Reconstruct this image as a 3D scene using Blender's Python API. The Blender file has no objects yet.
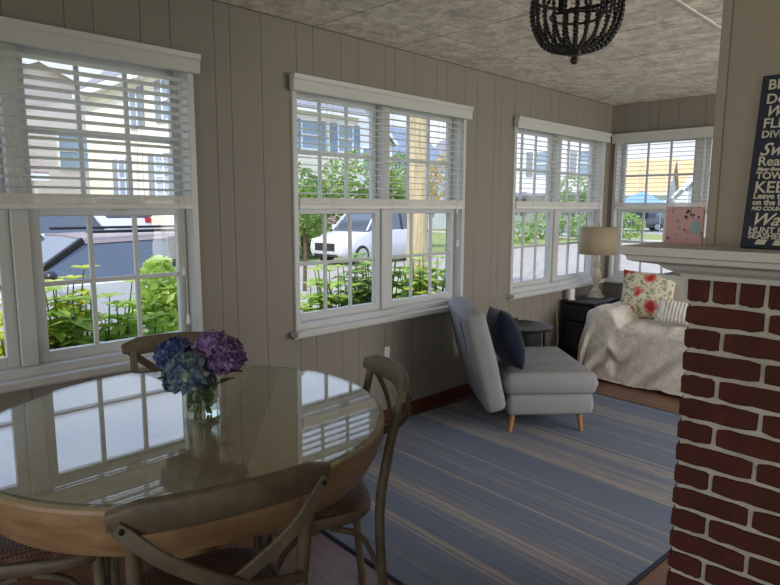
import bpy, math, random
from mathutils import Vector, Matrix
R = math.radians
PI = math.pi
C = bpy.context.scene.collection
FILL_B, FILL_S, FILL_F = 27, 8, 60
sc = bpy.context.scene

# ------------------------------------------------------------------ materials
def lin(c):
    if isinstance(c, str):
        c = c.lstrip('#'); c = tuple(int(c[i:i+2], 16)/255 for i in (0, 2, 4))
    return tuple(x/12.92 if x <= .04045 else ((x+.055)/1.055)**2.4 for x in c) + (1,)

class NT:
    def __init__(s, name):
        s.m = bpy.data.materials.new(name); s.m.use_nodes = True
        s.t = s.m.node_tree; s.b = s.t.nodes['Principled BSDF']; s.o = s.t.nodes['Material Output']
    def n(s, typ, **k):
        x = s.t.nodes.new('ShaderNode'+typ)
        for a, v in k.items():
            if a.startswith('i_'): x.inputs[a[2:].replace('_', ' ')].default_value = v
            else: setattr(x, a, v)
        return x
    def l(s, a, b): s.t.links.new(a, b)
    def coord(s, scale=(1, 1, 1), rot=(0, 0, 0), kind='Object', loc=(0, 0, 0)):
        c = s.n('TexCoord'); m = s.n('Mapping')
        m.inputs['Scale'].default_value = scale; m.inputs['Rotation'].default_value = rot; m.inputs['Location'].default_value = loc
        s.l(c.outputs[kind], m.inputs[0]); return m.outputs[0]
    def noise(s, vec, scale, detail=3, rough=.5, dist=0):
        x = s.n('TexNoise'); x.inputs['Scale'].default_value = scale; x.inputs['Detail'].default_value = detail
        x.inputs['Roughness'].default_value = rough; x.inputs['Distortion'].default_value = dist
        if vec is not None: s.l(vec, x.inputs['Vector'])
        return x.outputs['Fac']
    def ramp(s, fac, stops, interp='LINEAR'):
        x = s.n('ValToRGB'); r = x.color_ramp; r.interpolation = interp
        while len(r.elements) > 1: r.elements.remove(r.elements[-1])
        r.elements[0].position = stops[0][0]; r.elements[0].color = lin(stops[0][1])
        for p, c in stops[1:]:
            e = r.elements.new(p); e.color = lin(c)
        s.l(fac, x.inputs[0]); return x.outputs[0]
    def mix(s, fac, a, b, mode='MIX'):
        x = s.n('Mix', data_type='RGBA', blend_type=mode)
        for k, v in ((0, fac), (6, a), (7, b)):
            if hasattr(v, 'links'): s.l(v, x.inputs[k])
            else: x.inputs[k].default_value = v if k == 0 else (lin(v) if isinstance(v, str) else v)
        return x.outputs[2]
    def math(s, op, a, b=None):
        x = s.n('Math', operation=op)
        for k, v in ((0, a), (1, b)):
            if v is None: continue
            if hasattr(v, 'links'): s.l(v, x.inputs[k])
            else: x.inputs[k].default_value = v
        return x.outputs[0]
    def bump(s, h, strength=.3, dist=.005):
        x = s.n('Bump'); x.inputs['Strength'].default_value = strength; x.inputs['Distance'].default_value = dist
        s.l(h, x.inputs['Height']); s.l(x.outputs[0], s.b.inputs['Normal'])
    def set(s, color=None, rough=.6, spec=.5, metal=0, **k):
        if color is not None:
            if hasattr(color, 'links'): s.l(color, s.b.inputs['Base Color'])
            else: s.b.inputs['Base Color'].default_value = lin(color)
        s.b.inputs['Roughness'].default_value = rough; s.b.inputs['Specular IOR Level'].default_value = spec
        s.b.inputs['Metallic'].default_value = metal
        return s

M = {}
def plain(name, col, rough=.6, metal=0, spec=.5, var=.08, scale=9, bump=0, bscale=60):
    t = NT(name); v = t.coord()
    f = t.noise(v, scale, 3)
    c = lin(col)
    dk = tuple(x*(1-var*2) for x in c[:3])+(1,); lt = tuple(min(1, x*(1+var)) for x in c[:3])+(1,)
    t.set(t.mix(f, dk, lt), rough, spec, metal)
    if bump: t.bump(t.noise(v, bscale, 4), bump, .003)
    M[name] = t.m; return t.m

plain('wall_paint', '#898278', .75, var=.03, scale=3, bump=.06, bscale=120)
plain('chimney_paint', '#a89d8f', .8, var=.03, scale=3)
plain('groove', '#655d54', .8)
plain('white_trim', '#c3c3be', .45, var=.02)
plain('white_vinyl', '#c3c4c2', .4, var=.02)
plain('blind_white', '#dddcd6', .5, var=.02)
plain('cord', '#dfdcd2', .7)
plain('baseboard_wood', '#5b2e1c', .45, var=.2, scale=14)
plain('black_lacquer', '#17181a', .3, var=.1)
plain('black_matte', '#131313', .6)
plain('black_bead', '#1b1613', .55, var=.3, scale=40)
plain('brown_bead', '#3c2418', .5, var=.2, scale=40)
plain('iron', '#1c1a19', .5, metal=.5)
plain('lamp_plaster', '#c4b7a3', .7, var=.25, scale=22, bump=.2)
plain('leg_wood', '#b48552', .45, var=.15, scale=20)
plain('plastic_white', '#e4e4e0', .4)
plain('leaf_dark', '#33502a', .5, var=.3, scale=30)
plain('stem_green', '#5c7a3c', .55, var=.2)
plain('chrome', '#c9cbcc', .2, metal=1)
plain('tyre', '#202124', .8)
plain('alloy', '#b9bcc0', .35, metal=.6)
plain('asphalt_dark', '#4a4a4c', .9)
plain('trunk_bark', '#6a5a48', .9, var=.3, scale=14)
plain('red_lamp', '#b51f2b', .3)
plain('head_lamp', '#dfe5ea', .15)
plain('num_plate', '#d8dce0', .5)
plain('car_white', '#d3d5d8', .25, var=.01)
plain('car_grey', '#6a6f78', .25, var=.02)
plain('car_top', '#8c7c7c', .3, var=.02)
plain('car_black', '#1a1c20', .35, var=.02)
plain('roof_shingle', '#8d8d92', .9, var=.25, scale=6)
plain('roof_brown', '#9b8c84', .9, var=.25, scale=6)
plain('roof_orange', '#d9b384', .9, var=.12, scale=3)
plain('roof_blue', '#7f8a9c', .9, var=.2, scale=6)
plain('shutter_blue', '#7d95ab', .7)
plain('shutter_grey', '#8d929a', .7)
plain('house_white_trim', '#eceded', .6, var=.02)
plain('canopy_blue', '#7ba2d0', .7, var=.05)
plain('wire', '#33353a', .6)
plain('navy_board', '#262d3f', .7, var=.25, scale=5, bump=.1, bscale=30)
plain('letter_cream', '#dcd5c2', .7, var=.12, scale=30)
plain('mantel_white', '#d2d1cc', .5, var=.03)

def siding(name, col, pitch=.18):
    t = NT(name); v = t.coord()
    x = t.n('SeparateXYZ'); t.l(v, x.inputs[0])
    f = t.math('FRACT', t.math('DIVIDE', x.outputs[2], pitch))
    c = lin(col); dk = tuple(k*.82 for k in c[:3])+(1,)
    e = t.n('Math', operation='LESS_THAN'); t.l(f, e.inputs[0]); e.inputs[1].default_value = .14
    t.set(t.mix(e.outputs[0], c, dk), .7); t.bump(f, .5, .02); M[name] = t.m
siding('siding_yellow', '#f6efd8'); siding('siding_pink', '#d9cdc6'); siding('siding_white', '#e6e8ec')
siding('siding_cream', '#f1ecdd'); siding('siding_orange', '#eec27c'); siding('siding_tan', '#d2bd9c'); siding('siding_grey', '#b4bbbd')

def wood(name, dark, light, scale=(3, 40, 40), rough=.5, bump=.15, coat=0):
    t = NT(name); v = t.coord(scale)
    f = t.noise(v, 1.6, 5, .6, .6); g = t.noise(t.coord((1, 1, 1)), 4, 2)
    c = t.ramp(t.math('ADD', t.math('MULTIPLY', f, .8), t.math('MULTIPLY', g, .2)), [(.3, dark), (.7, light)])
    t.set(c, rough); t.bump(f, bump, .002)
    if coat: t.b.inputs['Coat Weight'].default_value = coat
    M[name] = t.m
wood('chair_wood', '#483f33', '#6f634f', (8, 8, 8), .5)
wood('apron_wood', '#75593b', '#a08463', (4, 4, 14), .45)

def tabletop():
    t = NT('table_wood'); v = t.coord((1, 1, 1), (0, 0, R(40)))
    x = t.n('SeparateXYZ'); t.l(v, x.inputs[0])
    pl = t.math('FLOOR', t.math('MULTIPLY', x.outputs[1], 7.5))
    wn = t.n('TexWhiteNoise', noise_dimensions='1D'); t.l(pl, wn.inputs['W'])
    f = t.noise(t.coord((2, 30, 2), (0, 0, R(40))), 1.5, 5, .6, .5)
    c = t.ramp(t.math('ADD', t.math('MULTIPLY', f, .55), t.math('MULTIPLY', wn.outputs['Value'], .4)), [(.15, '#9c896c'), (.85, '#cdbd9f')])
    t.set(c, .45); M['table_wood'] = t.m
tabletop()

def floor_mat():
    t = NT('floor_planks'); v = t.coord((1, 1, 1))
    b = t.n('TexBrick'); b.offset = .37; b.inputs['Scale'].default_value = 1
    for k, val in (('Brick Width', 1.1), ('Row Height', .085), ('Mortar Size', .0016)): b.inputs[k].default_value = val
    b.inputs['Color1'].default_value = lin('#6e4a35'); b.inputs['Color2'].default_value = lin('#84604a'); b.inputs['Mortar'].default_value = lin('#3a2118')
    t.l(v, b.inputs['Vector'])
    f = t.noise(t.coord((4, 60, 1)), 1.2, 5, .65, .6)
    c = t.mix(t.math('MULTIPLY', f, .55), b.outputs['Color'], '#4e2c1c')
    t.set(c, .34, .5); t.bump(t.math('SUBTRACT', f, b.outputs['Fac']), .12, .003); M['floor_planks'] = t.m
floor_mat()

def rug_mat():
    t = NT('rug_weave'); v = t.coord((1, 1, 1))
    x = t.n('SeparateXYZ'); t.l(v, x.inputs[0]); y = x.outputs[1]
    a = t.n('TexNoise', noise_dimensions='1D'); t.l(y, a.inputs['W']); a.inputs['Scale'].default_value = 4.2; a.inputs['Detail'].default_value = 1.5; a.inputs['Roughness'].default_value = .6
    b = t.n('TexNoise', noise_dimensions='1D'); t.l(y, b.inputs['W']); b.inputs['Scale'].default_value = 34; b.inputs['Detail'].default_value = 4; b.inputs['Roughness'].default_value = .75
    c2 = t.noise(t.coord((3, 90, 1)), 1, 4, .7)
    s = t.math('ADD', t.math('ADD', t.math('ADD', t.math('MULTIPLY', a.outputs['Fac'], .60), .195), t.math('MULTIPLY', b.outputs['Fac'], .55)), t.math('MULTIPLY', c2, .3))
    col = t.ramp(s, [(.70, '#667187'), (.90, '#788091'), (1.06, '#868990'), (1.18, '#98928d'), (1.26, '#a89e95')])
    wv = t.n('TexWave', bands_direction='X'); wv.inputs['Scale'].default_value = 60; t.l(v, wv.inputs['Vector'])
    col = t.mix(.18, col, wv.outputs['Color'], 'MULTIPLY')
    t.set(col, .9, .2); t.bump(t.math('ADD', wv.outputs['Fac'], b.outputs['Fac']), .35, .003); M['rug_weave'] = t.m
rug_mat(); plain('rug_border', '#1f2838', .9)

def ceil_mat():
    t = NT('ceiling_tile'); v = t.coord()
    f = t.noise(v, 9, 7, .66, .6); g = t.noise(t.coord((30, 30, 30)), 1, 3, .6)
    s = t.math('ADD', t.math('MULTIPLY', f, .75), t.math('MULTIPLY', g, .25))
    t.set(t.ramp(s, [(.38, '#b9b2a6'), (.5, '#d8d1c4'), (.6, '#f0eadd')]), .8, .3); t.bump(s, .35, .010); M['ceiling_tile'] = t.m  # pale mottling in the colour stands in for glancing light on the embossing
ceil_mat(); plain('ceiling_gap', '#3a3733', .9); plain('ceiling_bead', '#d8d5cb', .6)

def brick_mats():
    t = NT('brick_red'); v = t.coord()
    f = t.noise(v, 7, 4, .6); g = t.noise(t.coord((40, 40, 40)), 2, 4, .7)
    t.set(t.mix(t.math('MULTIPLY', g, .5), t.ramp(f, [(.3, '#4a261f'), (.55, '#5b2f27'), (.75, '#693a30')]), '#3a201b'), .85, .3)
    t.bump(g, .5, .004); M['brick_red'] = t.m
    t = NT('brick_mortar'); v = t.coord(); f = t.noise(v, 9, 4, .6); g = t.noise(t.coord((60, 60, 60)), 2, 4, .7)
    t.set(t.ramp(f, [(.3, '#b5ada0'), (.6, '#cfc8bb')]), .9, .2); t.bump(g, .6, .005); M['brick_mortar'] = t.m
brick_mats()

def fabric(name, dark, light, wscale=260, rough=.95, bump=.3, sheen=0):
    t = NT(name); v = t.coord()
    f = t.noise(v, wscale, 3, .7); g = t.noise(v, 6, 3)
    t.set(t.mix(t.math('ADD', t.math('MULTIPLY', f, .7), t.math('MULTIPLY', g, .3)), dark, light), rough, .15)
    t.bump(f, bump, .002)
    if sheen: t.b.inputs['Sheen Weight'].default_value = sheen
    M[name] = t.m
fabric('grey_linen', '#7b7b7d', '#a5a5a6'); fabric('navy_velvet', '#0d1422', '#1b2538', 80, sheen=.2)
fabric('cream_upholstery', '#b3ab9c', '#cfc7b8'); fabric('lampshade', '#b9a98f', '#cbbca2', 200)
fabric('piping', '#5d6066', '#7c7f86')

def shade_translucent():
    m = M['lampshade']; t = m.node_tree; b = t.nodes['Principled BSDF']; o = t.nodes['Material Output']
    tr = t.nodes.new('ShaderNodeBsdfTranslucent'); tr.inputs[0].default_value = lin('#d8c7a6')
    mx = t.nodes.new('ShaderNodeMixShader'); mx.inputs[0].default_value = .35
    t.links.new(b.outputs[0], mx.inputs[1]); t.links.new(tr.outputs[0], mx.inputs[2]); t.links.new(mx.outputs[0], o.inputs[0])
shade_translucent()

def throw_mat():
    t = NT('quilted_throw'); v = t.coord()
    f = t.noise(v, 22, 4, .6, .5); vo = t.n('TexVoronoi', feature='DISTANCE_TO_EDGE'); t.l(t.coord((34, 34, 34)), vo.inputs['Vector']); vo.inputs['Scale'].default_value = 1
    c = t.ramp(f, [(.3, '#c9c0b3'), (.5, '#d9d3c9'), (.7, '#e2ddd4')])
    t.set(c, .95, .1); t.bump(t.math('ADD', vo.outputs['Distance'], t.math('MULTIPLY', f, .8)), .6, .012); M['quilted_throw'] = t.m
throw_mat()

def floral():
    t = NT('floral_print'); v = t.coord((1, 1, 1))
    d = t.n('TexNoise'); d.inputs['Scale'].default_value = 14; t.l(v, d.inputs['Vector'])
    w = t.n('Mix', data_type='VECTOR'); w.inputs[0].default_value = .09; t.l(v, w.inputs[4]); t.l(d.outputs['Color'], w.inputs[5])
    def vor(s, loc):
        m = t.n('Mapping'); m.inputs['Location'].default_value = loc; t.l(w.outputs[1], m.inputs[0])
        x = t.n('TexVoronoi'); x.inputs['Scale'].default_value = s; t.l(m.outputs[0], x.inputs['Vector']); return x
    g1 = vor(22, (.3, .1, .2)); base = t.ramp(g1.outputs['Distance'], [(.0, '#7d8a63'), (.3, '#97a07c'), (.42, '#d4cbb2'), (1, '#ddd5bf')])
    g2 = vor(34, (.7, .4, .0)); base = t.mix(t.ramp(g2.outputs['Distance'], [(0, '#ffffff'), (.22, '#ffffff'), (.3, '#000000')]), base, '#7d8b78')
    fl = vor(7.2, (.12, .35, .31))
    ring = t.ramp(fl.outputs['Distance'], [(0, '#7f2c2a'), (.1, '#b5423f'), (.2, '#a63330'), (.30, '#cf8377'), (.44, '#b94a44')])
    mask = t.ramp(fl.outputs['Distance'], [(.34, '#ffffff'), (.38, '#000000')])
    t.set(t.mix(mask, base, ring), .9, .1); t.bump(t.noise(v, 300, 2), .2, .001); M['floral_print'] = t.m
floral()

def striped():
    t = NT('pale_stripe'); v = t.coord()
    w = t.n('TexWave', bands_direction='X'); w.inputs['Scale'].default_value = 11; t.l(v, w.inputs['Vector'])
    t.set(t.ramp(w.outputs['Fac'], [(.2, '#cfccc3'), (.6, '#e2dfd8')]), .95, .1); t.bump(w.outputs['Fac'], .6, .006); M['pale_stripe'] = t.m
    t = NT('lace_print'); v = t.coord((1, 1, 1)); x = t.n('TexVoronoi'); x.inputs['Scale'].default_value = 60; t.l(v, x.inputs['Vector'])
    t.set(t.ramp(x.outputs['Distance'], [(.2, '#a9a9ab'), (.45, '#dad8d2')]), .95, .1); M['lace_print'] = t.m
striped()

def card_mat():
    t = NT('card_print'); v = t.coord()
    x = t.n('TexVoronoi'); x.inputs['Scale'].default_value = 58; t.l(v, x.inputs['Vector'])
    c = t.mix(t.ramp(x.outputs['Distance'], [(.28, '#ffffff'), (.36, '#000000')]), '#d8a7a6', t.ramp(x.outputs['Color'], [(.3, '#b8565e'), (.5, '#e6d5cf'), (.7, '#8fa0a6')]))
    t.set(c, .6); M['card_print'] = t.m
card_mat(); plain('card_pink', '#cf8f90', .6); plain('card_white', '#e5ddd6', .6); plain('card_dark', '#4a4340', .6); plain('card_blue', '#9fb0b4', .6)

def woven():
    t = NT('woven_rattan'); v = t.coord((1, 1, 1), (0, 0, R(45)))
    ch = t.n('TexChecker'); ch.inputs['Scale'].default_value = 110; t.l(v, ch.inputs['Vector'])
    n = t.noise(t.coord(), 25, 3)
    c = t.mix(ch.outputs['Fac'], t.ramp(n, [(.3, '#5f4333'), (.7, '#765646')]), '#3f2a20')
    t.set(c, .6, .4); t.bump(ch.outputs['Fac'], .6, .004); M['woven_rattan'] = t.m
woven()

def leafy(name, dark, mid, light, transl=.35, scale=5):
    t = NT(name); v = t.coord(); f = t.noise(v, scale, 4, .65)
    c = t.ramp(f, [(.3, dark), (.5, mid), (.68, light)])
    t.set(c, .55, .3)
    tr = t.n('BsdfTranslucent'); t.l(c, tr.inputs[0]); mx = t.n('MixShader'); mx.inputs[0].default_value = transl
    t.l(t.b.outputs[0], mx.inputs[1]); t.l(tr.outputs[0], mx.inputs[2]); t.l(mx.outputs[0], t.o.inputs[0]); M[name] = t.m
leafy('leaf_bright', '#97b552', '#bcd670', '#dfeb9a', .55)
leafy('leaf_yellow', '#a5b83e', '#cfd45a', '#e8e684', .45)
leafy('leaf_mid', '#5d7f3c', '#86a552', '#a9bf70', .4, 2)
leafy('leaf_tree', '#587a3a', '#86a651', '#b3c77a', .4, 1.5)
leafy('leaf_orange', '#a88a4c', '#cfb06c', '#d6c892', .4, 1.5)
leafy('bloom_pink', '#d59a9c', '#e6bcb6', '#f0d9cd', .3, 5)
leafy('petal_blue', '#2c3866', '#4c5b92', '#7484ad', .2, 26)
leafy('petal_bluegreen', '#3a4c7c', '#6a7f95', '#a9b398', .2, 24)
leafy('petal_purple', '#4d3d6e', '#7d6296', '#b08ab2', .2, 26)
leafy('petal_lavender', '#6f5490', '#9c7cb0', '#c99ab8', .2, 26)
leafy('flower_leaf', '#2f4a24', '#4f7038', '#77935a', .25, 12)

def ground_mats():
    for name, stops, sc_ in (('lawn', [(.35, '#76834f'), (.6, '#929b66'), (.75, '#a3a676')], 3), ('pavement', [(.3, '#938c83'), (.6, '#a59d93')], 2), ('road', [(.3, '#9a9591'), (.7, '#aca7a3')], 1.5), ('sidewalk', [(.3, '#b5aca1'), (.7, '#c3bbb0')], 2), ('soil', [(.3, '#6d5a44'), (.7, '#8d7859')], 8)):
        t = NT(name); v = t.coord(); f = t.noise(v, sc_, 6, .7)
        t.set(t.ramp(f, stops), .95, .1); t.bump(t.noise(v, sc_*20, 3), .3, .01); M[name] = t.m
ground_mats()
def pole_mat():
    t = NT('pole_wood'); f = t.noise(t.coord((14, 14, .8)), 1.5, 5, .7)
    t.set(t.ramp(f, [(.3, '#a08f70'), (.55, '#c9b893'), (.75, '#ddd0ae')]), .9, .1); t.bump(f, .6, .02); M['pole_wood'] = t.m
pole_mat()

def pane(name, tint, ior=1.5, refl=1.0):
    t = NT(name); g = t.n('NewGeometry')
    mixv = t.n('Mix', data_type='FLOAT'); t.l(g.outputs['Backfacing'], mixv.inputs[0]); mixv.inputs[2].default_value = ior; mixv.inputs[3].default_value = 1/ior
    fr = t.n('Fresnel'); t.l(mixv.outputs[0], fr.inputs['IOR'])
    tr = t.n('BsdfTransparent'); tr.inputs[0].default_value = tint; gl = t.n('BsdfGlossy'); gl.inputs['Roughness'].default_value = 0.0
    gl.inputs[0].default_value = (refl, refl, refl, 1)
    mx = t.n('MixShader'); t.l(fr.outputs[0], mx.inputs[0]); t.l(tr.outputs[0], mx.inputs[1]); t.l(gl.outputs[0], mx.inputs[2]); t.l(mx.outputs[0], t.o.inputs[0])
    M[name] = t.m
pane('window_glass', (.97, .98, .98, 1)); pane('table_glass', (.96, .98, .97, 1)); pane('vase_glass', (.95, .97, .96, 1)); pane('glass_rim', (.45, .62, .58, 1))
def car_glass():
    t = NT('car_glass'); t.set('#4c5662', .06, .8); M['car_glass'] = t.m
    t = NT('house_glass'); t.set('#8b9fb3', .1, .8); M['house_glass'] = t.m
    t = NT('water'); t.b.inputs['Transmission Weight'].default_value = 1; t.b.inputs['IOR'].default_value = 1.33; t.b.inputs['Roughness'].default_value = 0; t.b.inputs['Base Color'].default_value = lin('#e6efe6'); M['water'] = t.m
car_glass()

# ------------------------------------------------------------------ mesh builder
def V(*a): return Vector(a)
class MB:
    def __init__(s): s.v = []; s.f = []; s.mi = []; s.cur = 0
    def add(s, vs, fs, mat=None):
        o = len(s.v)
        if mat is not None: vs = [mat @ Vector(p) for p in vs]
        s.v += [tuple(p) for p in vs]
        for f in fs: s.f.append([i+o for i in f]); s.mi.append(s.cur)
        return s
    def box(s, lo, hi, mat=None):
        (a, b, c), (d, e, f) = lo, hi
        vs = [(a, b, c), (d, b, c), (d, e, c), (a, e, c), (a, b, f), (d, b, f), (d, e, f), (a, e, f)]
        return s.add(vs, [(0, 3, 2, 1), (4, 5, 6, 7), (0, 1, 5, 4), (1, 2, 6, 5), (2, 3, 7, 6), (3, 0, 4, 7)], mat)
    def loft(s, rings, closed=True, caps=True, mat=None):
        n = len(rings[0]); vs = [p for r in rings for p in r]; fs = []
        for i in range(len(rings)-1):
            for j in range(n if closed else n-1):
                k = (j+1) % n
                fs.append((i*n+j, i*n+k, (i+1)*n+k, (i+1)*n+j))
        if caps and closed:
            fs.append(tuple(reversed(range(n)))); fs.append(tuple((len(rings)-1)*n+j for j in range(n)))
        return s.add(vs, fs, mat)
    def tube(s, pts, r, n=8, caps=True, mat=None, flat=None, up=None):
        pts = [Vector(p) for p in pts]; rings = []
        rs = r if isinstance(r, (list, tuple)) else [r]*len(pts)
        u = None
        for i, p in enumerate(pts):
            t = (pts[min(i+1, len(pts)-1)] - pts[max(i-1, 0)]).normalized()
            if u is None:
                a = Vector(up) if up is not None else (V(0, 0, 1) if abs(t.z) < .9 else V(1, 0, 0))
                u = (a - t*a.dot(t)).normalized()
            else: u = (u - t*u.dot(t)).normalized()
            w = t.cross(u)
            fx, fy = flat if flat else (1, 1)
            rings.append([p + (u*math.cos(2*PI*j/n)*fx + w*math.sin(2*PI*j/n)*fy)*rs[i] for j in range(n)])
        return s.loft(rings, caps=caps, mat=mat)
    def strap(s, pts, w, h, up, mat=None, ends=None):          # rectangular section swept along pts; h along 'up', w across
        pts = [Vector(p) for p in pts]; rings = []
        for i, p in enumerate(pts):
            t = (pts[min(i+1, len(pts)-1)] - pts[max(i-1, 0)]).normalized()
            a = Vector(up); u = (a - t*a.dot(t)).normalized(); q = t.cross(u)
            k = ends[i] if ends else 1
            hw, hh = w/2, h/2*k; b = min(hw, hh)*.45
            rings.append([p+q*x+u*y for x, y in ((hw, hh-b), (hw-b, hh), (-hw+b, hh), (-hw, hh-b), (-hw, -hh+b), (-hw+b, -hh), (hw-b, -hh), (hw, -hh+b))])
        return s.loft(rings, mat=mat)
    def lathe(s, prof, n=32, mat=None, caps=True):
        rings = [[(r*math.cos(2*PI*j/n), r*math.sin(2*PI*j/n), z) for j in range(n)] for r, z in prof]
        return s.loft(rings, caps=caps, mat=mat)
    def sphere(s, c, r, n=10, m=6, sq=(1, 1, 1)):
        c = Vector(c); prof = [(max(1e-4, math.sin(PI*i/m)), -math.cos(PI*i/m)) for i in range(m+1)]
        rings = [[c+V(a*math.cos(2*PI*j/n)*r*sq[0], a*math.sin(2*PI*j/n)*r*sq[1], b*r*sq[2]) for j in range(n)] for a, b in prof]
        return s.loft(rings)
    def prism(s, poly, y0, y1, mat=None):                       # poly in xz, extruded along y
        n = len(poly); vs = [(x, y0, z) for x, z in poly]+[(x, y1, z) for x, z in poly]
        fs = [tuple(range(n)), tuple(reversed(range(n, 2*n)))] + [(j, n+j, n+(j+1) % n, (j+1) % n) for j in range(n)]
        return s.add(vs, fs, mat)
    def grid(s, fn, nu, nv, mat=None):
        vs = [fn(i/nu, j/nv) for i in range(nu+1) for j in range(nv+1)]
        fs = [(i*(nv+1)+j, (i+1)*(nv+1)+j, (i+1)*(nv+1)+j+1, i*(nv+1)+j+1) for i in range(nu) for j in range(nv)]
        return s.add(vs, fs, mat)
    def build(s, name, mat, parent=None, smooth=40, bevel=0, label=None, loc=None, solid=0, subd=0):
        me = bpy.data.meshes.new(name); me.from_pydata(s.v, [], s.f); 
        for m in (mat if isinstance(mat, (list, tuple)) else [mat]): me.materials.append(M[m])
        if isinstance(mat, (list, tuple)):
            for p, i in zip(me.polygons, s.mi): p.material_index = i
        import bmesh
        bm = bmesh.new(); bm.from_mesh(me); bmesh.ops.remove_doubles(bm, verts=bm.verts, dist=1e-5)
        if not getattr(s, 'keep', False): bmesh.ops.recalc_face_normals(bm, faces=bm.faces)
        bm.to_mesh(me); bm.free()
        if smooth:
            for p in me.polygons: p.use_smooth = True
            me.set_sharp_from_angle(angle=R(smooth))
        o = bpy.data.objects.new(name, me); C.objects.link(o)
        if parent is not None: o.parent = parent
        if loc is not None: o.location = loc
        if solid:
            md = o.modifiers.new('s', 'SOLIDIFY'); md.thickness = solid; md.offset = 0
        if bevel:
            md = o.modifiers.new('b', 'BEVEL'); md.width = bevel; md.segments = 3; md.limit_method = 'ANGLE'; md.angle_limit = R(35)
        if subd:
            md = o.modifiers.new('d', 'SUBSURF'); md.levels = subd; md.render_levels = subd
        if label: o['label'] = label
        return o

def tag(o, label, cat, group=None, kind=None):
    o['label'] = label; o['category'] = cat
    if group: o['group'] = group
    if kind: o['kind'] = kind
    return o
def thing(name, label, cat, loc=(0, 0, 0), rz=0, group=None):
    o = bpy.data.objects.new(name, None); C.objects.link(o); o.empty_display_size = .1
    o.location = loc; o.rotation_euler = (0, 0, rz); return tag(o, label, cat, group)
def struct(o): o['kind'] = 'structure'; return o
def dup(root, loc, rz, label, group=None, scale=None):
    r = root.copy(); C.objects.link(r); r.location = loc; r.rotation_euler = (root.rotation_euler.x, root.rotation_euler.y, rz); r['label'] = label
    if group: r['group'] = group
    if scale: r.scale = scale if isinstance(scale, tuple) else (scale,)*3
    for ch in list(root.children):
        c = ch.copy(); C.objects.link(c); c.parent = r
        for g in ch.children:
            d = g.copy(); C.objects.link(d); d.parent = c
    return r
def bez(p, n=12):
    p = [Vector(q) for q in p]; out = []
    P = [p[0]*2-p[1]]+p+[p[-1]*2-p[-2]]
    for i in range(1, len(P)-2):
        for k in range(n):
            t = k/n; a, b, c, d = P[i-1:i+3]
            out.append(.5*((2*b)+(c-a)*t+(2*a-5*b+4*c-d)*t*t+(3*b-a-3*c+d)*t**3))
    out.append(p[-1]); return out
def rotz(a, loc=(0, 0, 0)): return Matrix.Translation(loc) @ Matrix.Rotation(a, 4, 'Z')

# ------------------------------------------------------------------ room shell
CEIL = 2.525; YF = 6.18; XR = 4.7; YB = -3.6
Z0, Z1 = .76, 2.19                       # window opening
WINS = [(-.05, 1.55), (2.15, 3.75), (4.40, 6.03)]
rnd = random.Random(5)

def panel_wall(name, length0, length1, openings, axis):
    """wall of vertical planks with grooves; axis 'y': plane x=0 (room at +x); axis 'x': plane y=YF (room at -y)."""
    m = MB()
    def bx(a0, a1, z0, z1, d0, d1):
        if axis == 'y': m.box((d0, a0, z0), (d1, a1, z1))
        else: m.box((a0, YF-d1, z0), (a1, YF-d0, z1))
    cuts = [length0]; pat = [.145, .235, .09, .19, .235, .12, .21]; k = 0
    while cuts[-1] < length1:
        cuts.append(cuts[-1]+pat[k % 7]); k += 1
    cuts[-1] = length1
    m.cur = 0
    for a, b in zip(cuts, cuts[1:]):
        
        edges = sorted({a+.0014, b-.0014, *[e for o in openings for e in o if a+.0014 < e < b-.0014]})
        for p, q in zip(edges, edges[1:]):
            mid = (p+q)/2
            if any(o0 < mid < o1 for o0, o1 in openings):
                bx(p, q, 0, Z0, -.012, 0); bx(p, q, Z1, CEIL, -.012, 0)
            else: bx(p, q, 0, CEIL, -.012, 0)
    m.cur = 1
    edges = sorted({length0, length1, *[e for o in openings for e in o]})
    for p, q in zip(edges, edges[1:]):
        mid = (p+q)/2
        if any(o0 < mid < o1 for o0, o1 in openings):
            bx(p, q, -.02, Z0, -.14, -.010); bx(p, q, Z1, CEIL+.1, -.14, -.010)
        else: bx(p, q, -.02, CEIL+.1, -.14, -.010)
    return struct(m.build(name, ['wall_paint', 'groove'], smooth=0))
panel_wall('wall_left', YB, YF+.14, [(a+.03, b-.03) for a, b in WINS], 'y')
W4 = (.05, 1.68)
panel_wall('wall_far', 0, XR, [(W4[0]+.03, W4[1]-.03)], 'x')
struct(MB().box((XR, -.6, -.02), (XR+.14, 2.85, CEIL+.1)).box((XR, 5.85, -.02), (XR+.14, YF+.14, CEIL+.1)).box((XR, 2.85, -.02), (XR+.14, 5.85, .74)).box((XR, 2.85, 2.16), (XR+.14, 5.85, CEIL+.1)).box((XR, YB, 2.1), (XR+.14, -.6, CEIL+.1)).box((XR, YB, -.02), (XR+.14, -3.2, 2.1)).build('wall_right', 'chimney_paint', smooth=0))
struct(MB().box((-.14, YB-.14, 2.2), (XR+.14, YB, CEIL+.1)).box((-.14, YB-.14, -.02), (.5, YB, 2.2)).box((4.2, YB-.14, -.02), (XR+.14, YB, 2.2)).box((.5, YB-.14, -.02), (4.2, YB, .5)).build('wall_back', 'chimney_paint', smooth=0))
struct(MB().box((-.14, YB-.14, -.12), (XR+.14, YF+.14, 0)).build('floor', 'floor_planks', smooth=0))
m = MB(); m.cur = 1; m.box((-.14, YB-.14, CEIL+.003), (XR+.3, YF+.3, CEIL+.15)); m.cur = 0
xs = [.005, .385, 1.03, 1.675, 2.32, 2.965, 3.61, 4.255, XR]
ys = [YB]+[2.33+.655*k for k in range(-9, 6)]+[YF]
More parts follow.
